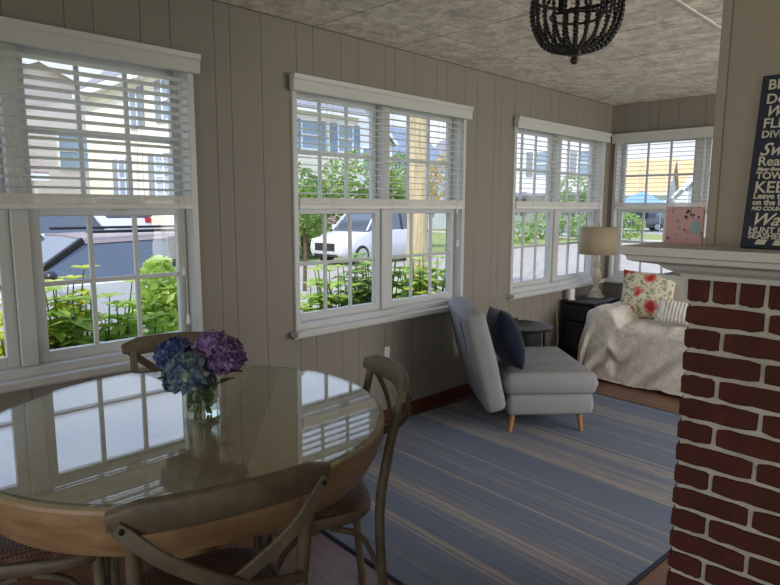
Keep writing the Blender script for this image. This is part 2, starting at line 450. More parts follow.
for a, b in zip(xs, xs[1:]):
    for c, d in zip(ys, ys[1:]): m.box((a+.005, c+.005, CEIL), (b-.005, d-.005, CEIL+.004))
struct(m.build('ceiling', ['ceiling_tile', 'ceiling_gap'], smooth=0))
struct(MB().box((1.667, YB, CEIL-.006), (1.683, YF, CEIL)).build('trim_1', 'ceiling_bead', smooth=0))
struct(MB().box((0, YB, 0), (.014, YF, .085)).box((.014, YB, 0), (.026, YF, .02)).build('baseboard_left', 'baseboard_wood', smooth=0, bevel=.003))
struct(MB().box((.02, YF-.014, 0), (XR, YF, .085)).build('baseboard_far', 'baseboard_wood', smooth=0, bevel=.003))

# ------------------------------------------------------------------ windows (local: x along the wall, y into the room, z up)
def window(n, width, mat):
    f = MB(); W = width; jw = .034
    # casing / jamb box around the opening
    f.box((0, -.13, Z0-.02), (jw, .018, Z1+.03)); f.box((W-jw, -.13, Z0-.02), (W, .018, Z1+.03))
    f.box((jw, -.13, Z1-.01), (W-jw, .018, Z1+.03)); f.box((jw, -.13, Z0-.02), (W-jw, .012, Z0+.035))
    f.box((W/2-.034, -.13, Z0+.035), (W/2+.034, -.032, Z1-.01))
    root = f.build('window_%d' % n, 'white_vinyl', smooth=0, bevel=.004); struct(root); root.matrix_world = mat
    s = MB(); s.box((-.03, -.02, Z0-.035), (W+.03, .075, Z0)); s.box((-.01, 0, Z0-.055), (W+.01, .02, Z0-.035))
    struct(s.build('sill', 'white_trim', root, smooth=0, bevel=.006))
    zm = 1.47
    for x0, x1 in ((jw+.004, W/2-.036), (W/2+.036, W-jw-.004)):
        for up in (0, 1):
            za, zb = (Z0+.035, zm+.02) if not up else (zm-.02, Z1-.012)
            y = -.070 if not up else -.108
            q = MB(); sw = .036 if up else .047
            q.box((x0, y-.018, za), (x0+sw, y+.018, zb)); q.box((x1-sw, y-.018, za), (x1, y+.018, zb))
            q.box((x0+sw, y-.018, za), (x1-sw, y+.018, za+.048)); q.box((x0+sw, y-.018, zb-.04), (x1-sw, y+.018, zb))
            for k in (1, 2):
                xx = x0+sw+(x1-x0-2*sw)*k/3; q.box((xx-.0105, y-.009, za+.048), (xx+.0105, y+.009, zb-.04))
            zz = (za+.048+zb-.04)/2; q.box((x0+sw, y-.0085, zz-.0105), (x1-sw, y+.0085, zz+.0105))
            sh = struct(q.build('sash', 'white_vinyl', root, smooth=0, bevel=.003))
            g = MB(); g.add([(x0+sw-.005, y, za+.04), (x1-sw+.005, y, za+.04), (x1-sw+.005, y, zb-.035), (x0+sw-.005, y, zb-.035)], [(0, 1, 2, 3)])
            struct(g.build('pane', 'window_glass', sh, smooth=0))
            if not up:
                struct(MB().box((x0+.3, y+.018, zb-.012), (x0+.37, y+.034, zb+.004)).build('latch', 'white_vinyl', sh, smooth=0, bevel=.003))
    return root
def wmat(y0): return Matrix.Translation((0, y0, 0)) @ Matrix(((0, 1, 0, 0), (1, 0, 0, 0), (0, 0, 1, 0), (0, 0, 0, 1)))
# reflect-free: local x -> +y, local y -> +x is a mirror, so build with a rotation instead
def wmat_left(y1): return Matrix.Translation((0, y1, 0)) @ Matrix.Rotation(-PI/2, 4, 'Z')     # local x -> -y, local y -> +x
for i, (a, b) in enumerate(WINS): window(i+1, b-a, wmat_left(b))
wfar = Matrix.Translation((W4[1], YF, 0)) @ Matrix.Rotation(PI, 4, 'Z')                        # local x -> -x, local y -> -y
window(4, W4[1]-W4[0], wfar)

def blind(W, mat, label, ncord=3, tl_=-3):
    Wb = W-.05; mat = mat @ Matrix.Translation((.025, 0, 0)); W0 = W; W = Wb
    root = thing('venetian_blind', label, 'blind', group='white horizontal slat blinds in the windows'); root.matrix_world = mat
    v = MB()                                                  # valance with a small crown profile, returns at the ends
    prof = [(.018, 2.142), (.052, 2.142), (.056, 2.150), (.056, 2.20), (.064, 2.21), (.068, 2.232), (.018, 2.232)]
    v.loft([[(x, y, z) for y, z in prof] for x in (-.042, W+.042)])
    v.build('valance', 'white_trim', root, smooth=0)
    s = MB(); n = 14; zt, zb = 2.11, 1.575; hw = .0245
    for k in range(n):
        z = zt-(zt-zb)*k/(n-1); tilt = R(tl_)
        rings = []
        for x in (.012, W-.012):
            r = []
            for u in (-1, -.5, 0, .5, 1): r.append((u*hw, .003*(1-u*u)))
            for u in (1, .5, 0, -.5, -1): r.append((u*hw, .003*(1-u*u)-.0028))
            rings.append([(x, .004+a*math.cos(tilt)-b*math.sin(tilt), z+a*math.sin(tilt)+b*math.cos(tilt)) for a, b in r])
        s.loft(rings)
    s.build('slats', 'blind_white', root, smooth=30)
    MB().box((.012, -.020, 1.480), (W-.012, .028, 1.506)).build('bottom_rail', 'blind_white', root, smooth=0, bevel=.005)
    s = MB()
    for k in range(7): s.box((.012, -.0205+.001*(k % 2), 1.5065+.0058*k), (W-.012, .0285-.001*(k % 2), 1.5115+.0058*k))
    s.build('stacked_slats', 'blind_white', root, smooth=0, bevel=.001)
    for k in range(ncord):
        x = W*(k+.5)/ncord if ncord > 1 else W/2
        c = MB()
        for yy in (-.022, .030): c.tube([(x, yy, 2.14), (x, yy, 1.48)], .0012, 5)
        c.tube([(x+.02, .004, 2.14), (x+.02, .004, 1.48)], .001, 5)
        c.build('ladder_cord', 'cord', root, smooth=0)
    return root
cordlen = {0: (.07, .9), 1: (.085, 1.2), 2: (.07, 1.22)}
labs = ['white slat blind on the window behind the dining table, widest in view', 'white slat blind on the middle window behind the grey chaise',
        'white slat blind on the corner window left of the table lamp', 'white slat blind on the end wall window above the floral cushion']
for i, (a, b) in enumerate(WINS):
    bl = blind(b-a, wmat_left(b), labs[i], 3, (9, -3, -3)[i])
    x, zl = cordlen[i]; c = MB()
    c.tube([(x, .036, 2.14), (x+.002, .038, 1.6), (x-.004, .036, zl+.05)], .0016, 6); c.tube([(x+.012, .036, 2.14), (x+.01, .038, zl+.28)], .0016, 6)
    c.build('pull_cord', 'cord', bl)
    t = MB(); t.lathe([(.003, .05), (.006, .045), (.010, .0), (.002, -.004)], 10, Matrix.Translation((x-.004, .036, zl))); t.build('cord_tassel', 'plastic_white', bl)
    t = MB(); t.lathe([(.003, .04), (.005, .036), (.008, .0), (.002, -.003)], 10, Matrix.Translation((x+.01, .038, zl+.25)))
    t.build('cord_tassel', 'plastic_white', bl)
blind(W4[1]-W4[0], wfar, labs[3])

# ------------------------------------------------------------------ outlet
o = thing('wall_outlet', 'white electrical outlet low on the dark panel wall', 'outlet', (0, 2.93, .455)); o.scale = (1, .68, .68)
MB().box((0, -.036, 0), (.006, .036, .115)).build('cover_plate', 'plastic_white', o, bevel=.002)
for z in (.03, .085):
    s = MB().box((.006, -.017, z-.014), (.0075, .017, z+.014)); s.build('socket', 'cord', o, bevel=.0007)

# ------------------------------------------------------------------ chimney wall + brick fireplace with mantel
BX, BY = 2.315, 1.85
struct(MB().box((BX+.03, 1.945, 1.27), (XR, 2.5, CEIL)).build('wall_chimney', 'chimney_paint', smooth=0))
struct(MB().box((BX+.008, 1.937, 1.39), (BX+.034, 1.975, CEIL)).box((BX+.012, 1.975, 1.39), (BX+.03, 2.49, CEIL)).build('trim_2', 'chimney_paint', smooth=0, bevel=.003))
fp = thing('brick_fireplace', 'red brick fireplace with wide pale mortar joints and a white mantel', 'fireplace', (BX, BY, 0))
XRL = XR-BX-.002
mo = MB(); mo.box((.006, .012, 0), (XRL, .55, 1.30))
mo.build('mortar', 'brick_mortar', fp, smooth=0)
bk = MB(); rb = random.Random(3)
def brick(x0, x1, z0, z1, y0=0, y1=.09):
    n = 7; rings = []
    for i in range(n+1):
        x = x0+(x1-x0)*i/n; e = .004 if i in (0, n) else 0
        j = lambda: rb.uniform(-.0022, .0022)
        rings.append([(x+j()*.5, y0+.003+j()*.3, z0+e+j()), (x+j()*.5, y0+j()*.4, z0+.006+e+j()), (x, y0+j()*.4, (z0+z1)/2), (x+j()*.5, y0+j()*.4, z1-.006-e+j()), (x+j()*.5, y0+.003, z1-e+j()), (x, y1, z1-e), (x, y1, z0+e)])
    bk.loft(rings)
H = .0695; zt = 1.225; row = 0
brk = rb.uniform
x = 0                                                        # rowlock course directly below the mantel
while x < XRL-.06:
    w = .056+rb.uniform(-.003, .003); brick(x, x+w, zt+.008, 1.302); x += w+.013
row = 0
while zt > .03:
    z1 = zt-.004; z0 = max(0.0, zt-H+.010)
    x = 0; first = True; lead = .20 if row % 2 == 0 else .092
    while x < XRL-.05:
        w = (lead if first else .20)+rb.uniform(-.004, .004); w = min(w, XRL-x)
        brick(x, x+w, z0, z1); x += w+.014; first = False
    # returns on the left side
    y = .0
    bk.box((-.0005, .0+.02, z0), (.05, .098 if row % 2 else .2, z1)); y = (.098 if row % 2 else .2)+.014
    while y < .53: bk.box((-.0005, y, z0), (.05, min(y+.2, .55), z1)); y += .214
    zt -= H; row += 1
bk.build('brickwork', 'brick_red', fp, smooth=0)
# mantel: moulded shelf returning along the left side, with bed moulding
mp = [(0, 1.298), (.012, 1.298), (.018, 1.312), (.045, 1.325), (.06, 1.338), (.10, 1.345), (.118, 1.350), (.122, 1.363), (.132, 1.367), (.135, 1.39), (-.12, 1.39), (-.12, 1.298)]
mm = MB()
def mitre(off, z): return [(-off*1.12, .60, z), (-off*1.12, -off, z), (XRL, -off, z)]
rings = [mitre(a, z) for a, z in mp]
for i in range(len(rings)):
    A, Bn = rings[i], rings[(i+1) % len(rings)]
    for k in range(2): mm.add([A[k], A[k+1], Bn[k+1], Bn[k]], [(0, 1, 2, 3)])
mm.add([r[0] for r in rings], [tuple(range(len(rings)))]); mm.add([r[2] for r in rings], [tuple(range(len(rings)))])
man = mm.build('mantel_shelf', 'mantel_white', fp, smooth=0)
cb = MB(); pl = [(0, 1.30)]+[(-.075+.075*math.sin(t*PI/2/8), 1.30-.0-.11*(1-math.cos(t*PI/2/8))) for t in range(0, 9)]
pl = [(0.0, 1.30), (-.095, 1.30)]+[(-.085*(1-math.sin(k/8*PI/2)), 1.29-.12*(1-math.cos(k/8*PI/2))) for k in range(9)]
cb.prism(pl, .03, .56); cb.build('cove_bracket', 'mantel_white', man, smooth=30)

# ------------------------------------------------------------------ sign on the mantel
sg = thing('wooden_sign', 'tall navy wooden sign with cream lettering leaning on the mantel', 'sign', (2.436, 1.880, 1.3905), R(-1))
SW, SH = .34, .46
tiltm = Matrix.Rotation(R(1.2), 4, 'Y') @ Matrix.Rotation(R(-5), 4, 'X')
sg_board = MB().box((0, -.012, 0), (SW, .010, SH), tiltm).build('board', 'navy_board', sg, bevel=.003)
rows = [('BEACH', 84.6, 28, 0), ('Dogs', 98.7, 28, 0), ('Welcome', 111, 30, .4), ('FLIP', 123, 28, 0), ('DIVE', 134, 20, 0), ('Swim', 149, 36, .45), ('Read', 161, 27, 0), ('Many Books', 169, 10, .4),
        ('TOWEL', 175.5, 20, 0), ('KEEP', 187, 33, 0), ('Leave the', 196, 17, 0), ('on the beach', 202.5, 16, 0), ('NO COUNTING', 208.8, 11, .25), ('Watch', 219.5, 36, .45), ('HUNT FOR', 230.5, 17, 0), ('SEASHELLS', 236.3, 17, 0)]
lines = [(t, (250-py)/175*SH-h*.00045, h*.00129, sh, .016) for t, py, h, sh in rows]
let = MB()
for txt, z, size, shear, x in lines:
    cu = bpy.data.curves.new('t', 'FONT'); cu.body = txt; cu.size = size; cu.shear = shear; cu.extrude = .0006; cu.resolution_u = 3
    cu.offset = .0006
    to = bpy.data.objects.new('t', cu); C.objects.link(to)
    bpy.context.view_layer.update()
    me = to.evaluated_get(bpy.context.evaluated_depsgraph_get()).to_mesh()
    wmax = max((v.co.x for v in me.vertices), default=1); k = min(1, (SW-x-.01)/wmax)
    mt = tiltm @ Matrix.Translation((x, -.0128, z)) @ Matrix.Rotation(PI/2, 4, 'X') @ Matrix.Diagonal((k, 1, 1, 1))
    let.add([v.co.copy() for v in me.vertices], [tuple(p.vertices) for p in me.polygons], mt)
    to.evaluated_get(bpy.context.evaluated_depsgraph_get()).to_mesh_clear()
    bpy.data.objects.remove(to); bpy.data.curves.remove(cu)
for k in range(7):
    x = .04+.042*k
    let.box((x, -.0134, .012), (x+.024, -.0126, .026), tiltm @ Matrix(((1, 0, .4, -.01), (0, 1, 0, 0), (0, 0, 1, 0), (0, 0, 0, 1))))
let.build('lettering', 'letter_cream', sg, smooth=0)

# greeting card standing on the mantel end
cd = thing('greeting_card', 'pink patterned greeting card standing on the mantel end', 'card', (2.196, 1.965, 1.3905), R(-3))
MB().box((0, 0, 0), (.112, .003, .112)).build('front_cover', 'card_print', cd, smooth=0)
MB().box((0, .003, 0), (.112, .0055, .112), Matrix.Translation((.112, .003, 0)) @ Matrix.Rotation(R(-16), 4, 'Z') @ Matrix.Translation((-.112, -.003, 0))).build('back_cover', 'card_white', cd, smooth=0)
t = MB(); rk = random.Random(8)
for k in range(9):
    x, z = rk.uniform(.055, .095), rk.uniform(.072, .098); t.box((x, -.0008, z), (x+.006, 0, z+.007))
t.build('lettering', 'card_dark', cd, smooth=0)
MB().lathe([(.001, 0), (.018, 0), (.018, .0008), (.001, .0008)], 20, Matrix.Translation((.092, 0, .05)) @ Matrix.Rotation(PI/2, 4, 'X') @ Matrix.Diagonal((1, 1.3, 1, 1))).build('motif', 'card_blue', cd, smooth=0)

# ------------------------------------------------------------------ rug
rg = thing('area_rug', 'blue and beige striped flat woven area rug with a dark edge', 'rug', (1.075, 3.105, 0), R(-3.6))
RW, RL = 1.0, 1.44
MB().box((-RW, -RL, 0), (RW, RL, .008)).build('woven_field', 'rug_weave', rg, smooth=0)
e = MB(); w = .012
e.box((-RW-w, -RL-w, 0), (RW+w, -RL, .010)); e.box((-RW-w, RL, 0), (RW+w, RL+w, .010)); e.box((-RW-w, -RL, 0), (-RW, RL, .010)); e.box((RW, -RL, 0), (RW+w, RL, .010))
e.build('bound_edge', 'rug_border', rg, bevel=.003)

# ------------------------------------------------------------------ cushions
def cushion(name, mat, w, h, t, loc, rot, n=22, puff=2.4, seed=1, pipe=None, mats=None):
    m = MB(); rr = random.Random(seed); ph = [rr.uniform(0, 6) for _ in range(6)]
    def side(sgn):
        def fn(u, v):
            a, b = 2*u-1, 2*v-1
            pin = 1-.07*(1-abs(b)**2)*abs(a)**3; pin2 = 1-.07*(1-abs(a)**2)*abs(b)**3
            d = (max(0, 1-abs(a)**puff)*max(0, 1-abs(b)**puff))**.55
            wr = .035*math.sin(5*a+ph[0])*math.sin(4*b+ph[1])+.02*math.sin(9*a+7*b+ph[2])
            return (a*w/2*pin, sgn*(t/2*d*(1+wr))+.0, b*h/2*pin2)
        return fn
    m.grid(side(-1), n, n); m.grid(side(1), n, n)
    o = m.build(name, mat, smooth=80); o.matrix_world = Matrix.Translation(loc) @ rot
    return o
def eul(x, y, z): return Matrix.Rotation(z, 4, 'Z') @ Matrix.Rotation(y, 4, 'Y') @ Matrix.Rotation(x, 4, 'X')

# ------------------------------------------------------------------ grey chaise chair: local x = facing, y = across (to sitter's left), origin near rear corner
ch = thing('folding_chaise_chair', 'light grey upholstered low lounge chair with tapered wooden legs', 'lounge chair', (.765, 3.295, .0), R(48))
def rbox(m, x0, x1, y0, y1, z0, z1, r=.035, n=4, bulge=0, mat=None):
    """box with rounded vertical and horizontal edges (stack of rounded rectangles)"""
    def ring(ins, z):
        pts = []
        for cx, cy, a0 in ((x1-r, y1-r, 0), (x0+r, y1-r, 90), (x0+r, y0+r, 180), (x1-r, y0+r, 270)):
            for k in range(n+1):
                a = R(a0+90*k/n); pts.append((cx+(r-ins)*math.cos(a), cy+(r-ins)*math.sin(a), z))
        return pts
    rs = []
    for k in range(n+1):
        a = PI/2*k/n; rs.append(ring(r*.95*(1-math.sin(a)), z0+r*(1-math.cos(a))))
    if bulge:
        zs = (z0+z1)/2; rs.append(ring(-bulge, zs))
    for k in range(n+1):
        a = PI/2*k/n; rs.append(ring(r*.95*(1-math.cos(a)), z1-r+r*math.sin(a)))
    m.loft(rs, mat=mat)
CWD = .82
b = MB(); rbox(b, .0, .575, 0, CWD, .135, .275, .03, bulge=.006); b.build('base_cushion', 'grey_linen', ch, smooth=60)
s = MB()
def top_wr(): pass
rbox(s, -.02, .60, .002, CWD-.002, .268, .42, .045, bulge=.012); so = s.build('seat_cushion', 'grey_linen', ch, smooth=60)
sm = MB()
for y in (.25, .5): sm.tube([(.05, y, .4195), (.56, y, .4195)], .004, 6)
sm.build('seam', 'piping', so)
back_len = .675; lean = R(14.5)
bm_ = Matrix.Translation((-.005, 0, .185)) @ Matrix.Rotation(-lean, 4, 'Y')
k = MB(); rbox(k, -.145, .0, -.03, .74, 0, back_len, .045, bulge=.008, mat=bm_); bo = k.build('backrest', 'grey_linen', ch, smooth=60)
k = MB()
k.tube([bm_ @ V(-.150, .14, .2), bm_ @ V(-.153, .14, .62)], .0035, 6); k.build('zipper', 'piping', bo); k = MB(); k.tube([bm_ @ V(-.150, .58, .2), bm_ @ V(-.153, .58, .62)], .0035, 6)
k.build('zipper', 'piping', bo)
st = MB(); st.strap([(.03, .22, .42), (.09, .20, .427), (.13, .19, .424)], .03, .003, (0, 0, 1)); st.build('strap', 'black_matte', ch)
for x, y, dx in ((.05, .07, -.02), (.50, .07, .015), (.05, CWD-.07, -.02), (.50, CWD-.07, .015)):
    l = MB(); l.tube([(x, y, .14), (x+dx, y+(-.015 if y < .3 else .015), .0105)], [.021, .013], 14); l.build('leg', 'leg_wood', ch)
f = V(math.cos(R(48)), math.sin(R(48)), 0); wv = V(-f.y, f.x, 0)
cc = V(.765, 3.295, 0)+f*.02+wv*.215+V(0, 0, .622)
tag(cushion('throw_cushion', 'navy_velvet', .44, .42, .20, cc, Matrix.Rotation(R(48-90), 4, 'Z') @ Matrix.Rotation(R(20), 4, 'X') @ Matrix.Rotation(R(-6), 4, 'Y'), seed=3),
    'navy blue velvet cushion leaning on the grey chaise back', 'cushion')

# ------------------------------------------------------------------ round black side table
rt = thing('round_side_table', 'round black side table with a lower shelf behind the grey chaise', 'side table', (.25, 4.25, .0085))
MB().lathe([(.0, .505), (.22, .505), (.236, .512), (.238, .530), (.232, .535), (.222, .530), (.0, .529)], 40).build('tabletop', 'black_lacquer', rt, smooth=50)
MB().lathe([(.001, .34), (.15, .34), (.15, .505), (.001, .505)], 32).build('drum_apron', 'black_lacquer', rt, smooth=40)
MB().lathe([(.0, .32), (.205, .32), (.215, .326), (.215, .336), (.205, .342), (0, .34)], 40).build('shelf', 'black_lacquer', rt, smooth=50)
for k in range(3):
    a = R(30+120*k); l = MB(); l.tube([(.17*math.cos(a), .17*math.sin(a), .51), (.175*math.cos(a), .175*math.sin(a), .3), (.2*math.cos(a), .2*math.sin(a), 0)], [.014, .013, .012], 10); l.build('leg', 'black_lacquer', rt)
bx_ = thing('trinket_box', 'small dark brown lidded box on the round black side table', 'box', (.13, 4.22, .541), R(25))
MB().box((-.07, -.05, 0), (.07, .05, .03)).build('body', 'brown_bead', bx_, bevel=.004)
MB().box((-.074, -.054, .0305), (.074, .054, .045)).build('lid', 'black_matte', bx_, bevel=.004)

# ------------------------------------------------------------------ black end table, lamp, candle, cord
et = thing('end_table', 'black wooden end table in the corner beside the covered loveseat', 'end table', (.03, 5.24, 0))
m = MB(); m.box((.01, .02, .05), (.03, .50, .60)).box((.31, .02, .05), (.33, .50, .60)).box((.03, .48, .05), (.31, .50, .60)).box((.03, .02, .05), (.31, .5, .08)); m.build('body', 'black_lacquer', et, bevel=.003)
MB().box((0, 0, .60), (.34, .52, .625)).build('tabletop', 'black_lacquer', et, bevel=.004)
d = MB().box((.035, .012, .44), (.305, .03, .59)).build('drawer', 'black_lacquer', et, bevel=.003)
MB().sphere((.17, .0, .515), .012).build('knob', 'iron', d)
MB().box((.035, .012, .085), (.305, .03, .43)).build('door', 'black_lacquer', et, bevel=.003)
for x in (.0, .3):
    for y in (.02, .46): MB().box((x+.01, y, 0), (x+.04, y+.04, .05)).build('foot', 'black_lacquer', et, bevel=.003)
lp = thing('table_lamp', 'baluster table lamp with beige drum shade in the window corner', 'lamp', (.20, 5.60, .6255))
MB().box((-.062, -.062, 0), (.062, .062, .022)).build('plinth', 'lamp_plaster', lp, bevel=.006)
MB().lathe([(.001, .022), (.056, .022), (.058, .04), (.05, .055), (.044, .06), (.046, .072), (.034, .085), (.022, .10), (.02, .112), (.028, .118), (.026, .128), (.022, .135), (.034, .16), (.044, .19), (.046, .215), (.038, .25), (.026, .28), (.021, .30), (.03, .312), (.036, .322), (.03, .335), (.016, .345), (.012, .40), (.001, .40)], 28).build('base', 'lamp_plaster', lp, smooth=35)
sh = MB(); sh.lathe([(.168, .425), (.162, .685)], 44, caps=False); so = sh.build('lamp_shade', 'lampshade', lp, solid=.004)
so2 = MB(); so2.lathe([(.004, .40), (.018, .402), (.02, .45), (.03, .49), (.026, .52), (.004, .53)], 16); so2.build('bulb', 'plastic_white', lp)
rod = MB()
for s_ in (-1, 1): rod.tube(bez([(0, s_*.008, .40), (0, s_*.06, .47), (0, s_*.055, .58), (0, s_*.004, .67)], 6), .002, 6)
for k in range(3): rod.tube([(0, 0, .672), (.16*math.cos(k*2.094), .16*math.sin(k*2.094), .68)], .002, 6)
rod.build('harp', 'iron', lp)
MB().lathe([(.001, .67), (.006, .675), (.009, .69), (.005, .70), (.012, .715), (.004, .73), (.001, .731)], 12).build('finial', 'lamp_plaster', lp)
cn = thing('candle_holder', 'small white cylinder candle on the black end table', 'candle', (.085, 5.33, .6255))
MB().lathe([(.001, 0), (.042, 0), (.042, .008), (.001, .008)], 20).build('dish', 'plastic_white', cn, smooth=30)
MB().lathe([(.001, .009), (.034, .009), (.035, .098), (.029, .102), (.001, .095)], 20).build('pillar', 'plastic_white', cn, smooth=30)
MB().tube([(0, 0, .092), (.001, 0, .108)], .001, 5).build('wick', 'black_matte', cn)
c = MB(); c.tube(bez([(.012, 5.20, .52), (.03, 5.19, .40), (.045, 5.19, .25), (.03, 5.185, .12), (.05, 5.16, .0125), (.10, 5.05, .006), (.16, 5.02, .005)], 8), .004, 6)
tag(c.build('power_cord', 'cord'), 'white power cord hanging beside the black end table', 'cord')

# ------------------------------------------------------------------ loveseat with quilted throw
SX0, SX1, SY0, SY1 = .46, 2.25, 5.06, 6.0
sf = thing('loveseat', 'cream loveseat under a quilted throw below the end window', 'sofa', (0, 0, 0))
m = MB(); rbox(m, SX0+.02, SX1-.02, SY0+.03, SY1-.02, .09, .40, .04); m.build('base_frame', 'cream_upholstery', sf, smooth=60)
for xa in (SX0, SX1-.21):
    m = MB(); rbox(m, xa+.01, xa+.21, SY0+.02, SY1-.05, .09, .615, .08, n=6); m.build('arm', 'cream_upholstery', sf, smooth=60)
bm2 = Matrix.Translation((0, SY1-.18, .38)) @ Matrix.Rotation(R(-10), 4, 'X')
for xa, xb in ((SX0+.2, (SX0+SX1)/2), ((SX0+SX1)/2, SX1-.2)):
    m = MB(); rbox(m, xa+.005, xb-.005, -.1, .10, 0, .44, .07, n=5, bulge=.015, mat=bm2); m.build('back_cushion', 'cream_upholstery', sf, smooth=60)
    m = MB(); rbox(m, xa+.005, xb-.005, SY0+.02, SY1-.2, .39, .49, .045, n=5, bulge=.01); m.build('seat_cushion', 'cream_upholstery', sf, smooth=60)
for x in (SX0+.08, SX1-.08):
    for y in (SY0+.1, SY1-.1): MB().tube([(x, y, .1), (x, y, 0)], [.025, .02], 10).build('foot', 'black_matte', sf)
# throw: distance-from-edge drape over arm, seat and front
rr = random.Random(4)
def smooth(a, b, x): t = max(0, min(1, (x-a)/(b-a))); return t*t*(3-2*t)
def topz(x, y):
    arm = .640 - .05*max(0, abs(x-(SX0+.11))/.13)**3
    seat = .512 - .02*smooth(SY0+.12, SY0-.02, y)
    k = smooth(SX0+.175, SX0+.285, x)
    return arm*(1-k)+seat*k
XT0, XT1, YT0, YT1 = SX0-.005, 1.74, SY0-.005, 5.66
def drape(u, v):
    px = XT0-.64+(XT1-XT0+.64)*u; py = YT0-.66+(YT1-YT0+.66)*v
    dx = max(0, XT0-px); dy = max(0, YT0-py)
    x = max(px, XT0); y = max(py, YT0)
    d = math.hypot(dx, dy)
    z = topz(x, y)
    wob = .006*math.sin(17*px+5*py)+.005*math.sin(23*py-9*px)+.004*math.sin(41*px)
    if d > 0:
        nx, ny = -dx/d, -dy/d
        r = .05; 
        if d < r*PI/2: a = d/r; out = r*math.sin(a); dz = r*(1-math.cos(a))
        else: out = r+.06*(d-r*PI/2); dz = r+(d-r*PI/2)
        fold = smooth(.08, .4, d)
        s = px*1.0-py*1.0
        rip = .022*math.sin(s*21)+.012*math.sin(s*37+1.3)
        out += fold*(rip+.01); out = min(out, .13)
        zz = max(.022+.008*math.sin(s*9), z-dz)
        if z-dz < .045: out += .0
        return (max(.405, x+nx*out) if y > 5.2 else x+nx*out, y+ny*out, zz+wob*.3)
    # tucks: sags between arm and seat
    return (x, y, z+wob)
m = MB(); m.grid(drape, 90, 74); th = m.build('throw_blanket', 'quilted_throw', smooth=80, solid=.006)
tag(th, 'cream quilted throw draped over the loveseat arm and seat', 'blanket')
p = tag(cushion('floral_cushion', 'floral_print', .46, .45, .15, (.745, 5.48, .715), eul(R(-20), R(2), R(14)), seed=5), 'square floral cushion with red blooms on the covered loveseat', 'cushion')
sp = thing('striped_cushion', 'small white ribbed lumbar cushion in front of the floral one', 'cushion', (0, 0, 0))
q = cushion('cover', 'pale_stripe', .44, .21, .12, (0, 0, 0), Matrix.Identity(4), seed=6, puff=3); q.parent = sp
bnd = cushion('lace_band', 'lace_print', .085, .19, .10, (-.165, 0, 0), Matrix.Identity(4), seed=6, n=10, puff=4); bnd.parent = sp
sp.matrix_world = Matrix.Translation((1.14, 5.27, .628)) @ eul(R(-22), R(4), R(6))

# ------------------------------------------------------------------ round dining table
TX, TY = 1.170, .885
tb = thing('round_dining_table', 'round wooden pedestal dining table with a glass top', 'dining table', (TX, TY, 0)); tb.scale = (.878, .878, 1.12)
MB().lathe([(.001, .747), (.690, .747), (.699, .744), (.701, .738), (.696, .695), (.69, .692), (.001, .692)], 96).build('wooden_top', ['table_wood'], tb, smooth=30)
MB().lathe([(.60, .692), (.690, .692), (.682, .665), (.655, .628), (.62, .618), (.60, .63)], 96, caps=False).build('apron', 'apron_wood', tb, smooth=30)
edge = MB(); edge.lathe([(.6965, .695), (.699, .70), (.7025, .737), (.699, .744)], 96, caps=False); edge.build('top_edge', 'apron_wood', tb, smooth=30)
g = MB(); g.lathe([(.001, .7485), (.685, .7485)], 96, caps=True); g.lathe([(.685, .7545), (.001, .7545)], 96, caps=True)
gl = MB()
n = 96
top = [(.685*math.cos(2*PI*j/n), .685*math.sin(2*PI*j/n), .7545) for j in range(n)]; bot = [(x, y, .7485) for x, y, z in top]
gl.add(top, [tuple(range(n))]); gl.add(bot, [tuple(reversed(range(n)))]); gl.keep = True
glo = gl.build('glass_top', 'table_glass', tb, smooth=0, label='clear round glass sheet with green rim')
rim = MB(); rim.lathe([(.6855, .7485), (.687, .750), (.687, .753), (.6855, .7545)], 96, caps=False); rim.build('glass_rim', 'glass_rim', glo, smooth=30)
MB().lathe([(.001, .0), (.0, .0), (.10, .08), (.12, .10), (.075, .16), (.06, .24), (.085, .34), (.11, .42), (.085, .50), (.07, .54), (.12, .58), (.16, .62), (.30, .645), (.001, .65)][2:], 40).build('pedestal', 'apron_wood', tb, smooth=40)
for k in range(4):
    a = R(-21+90*k); l = MB()
    l.strap([V(math.cos(a)*r, math.sin(a)*r, z) for r, z in ((.05, .16), (.15, .13), (.28, .075), (.40, .03))], .07, .07, (0, 0, 1), ends=[1, .95, .8, .85]); l.build('foot', 'apron_wood', tb)

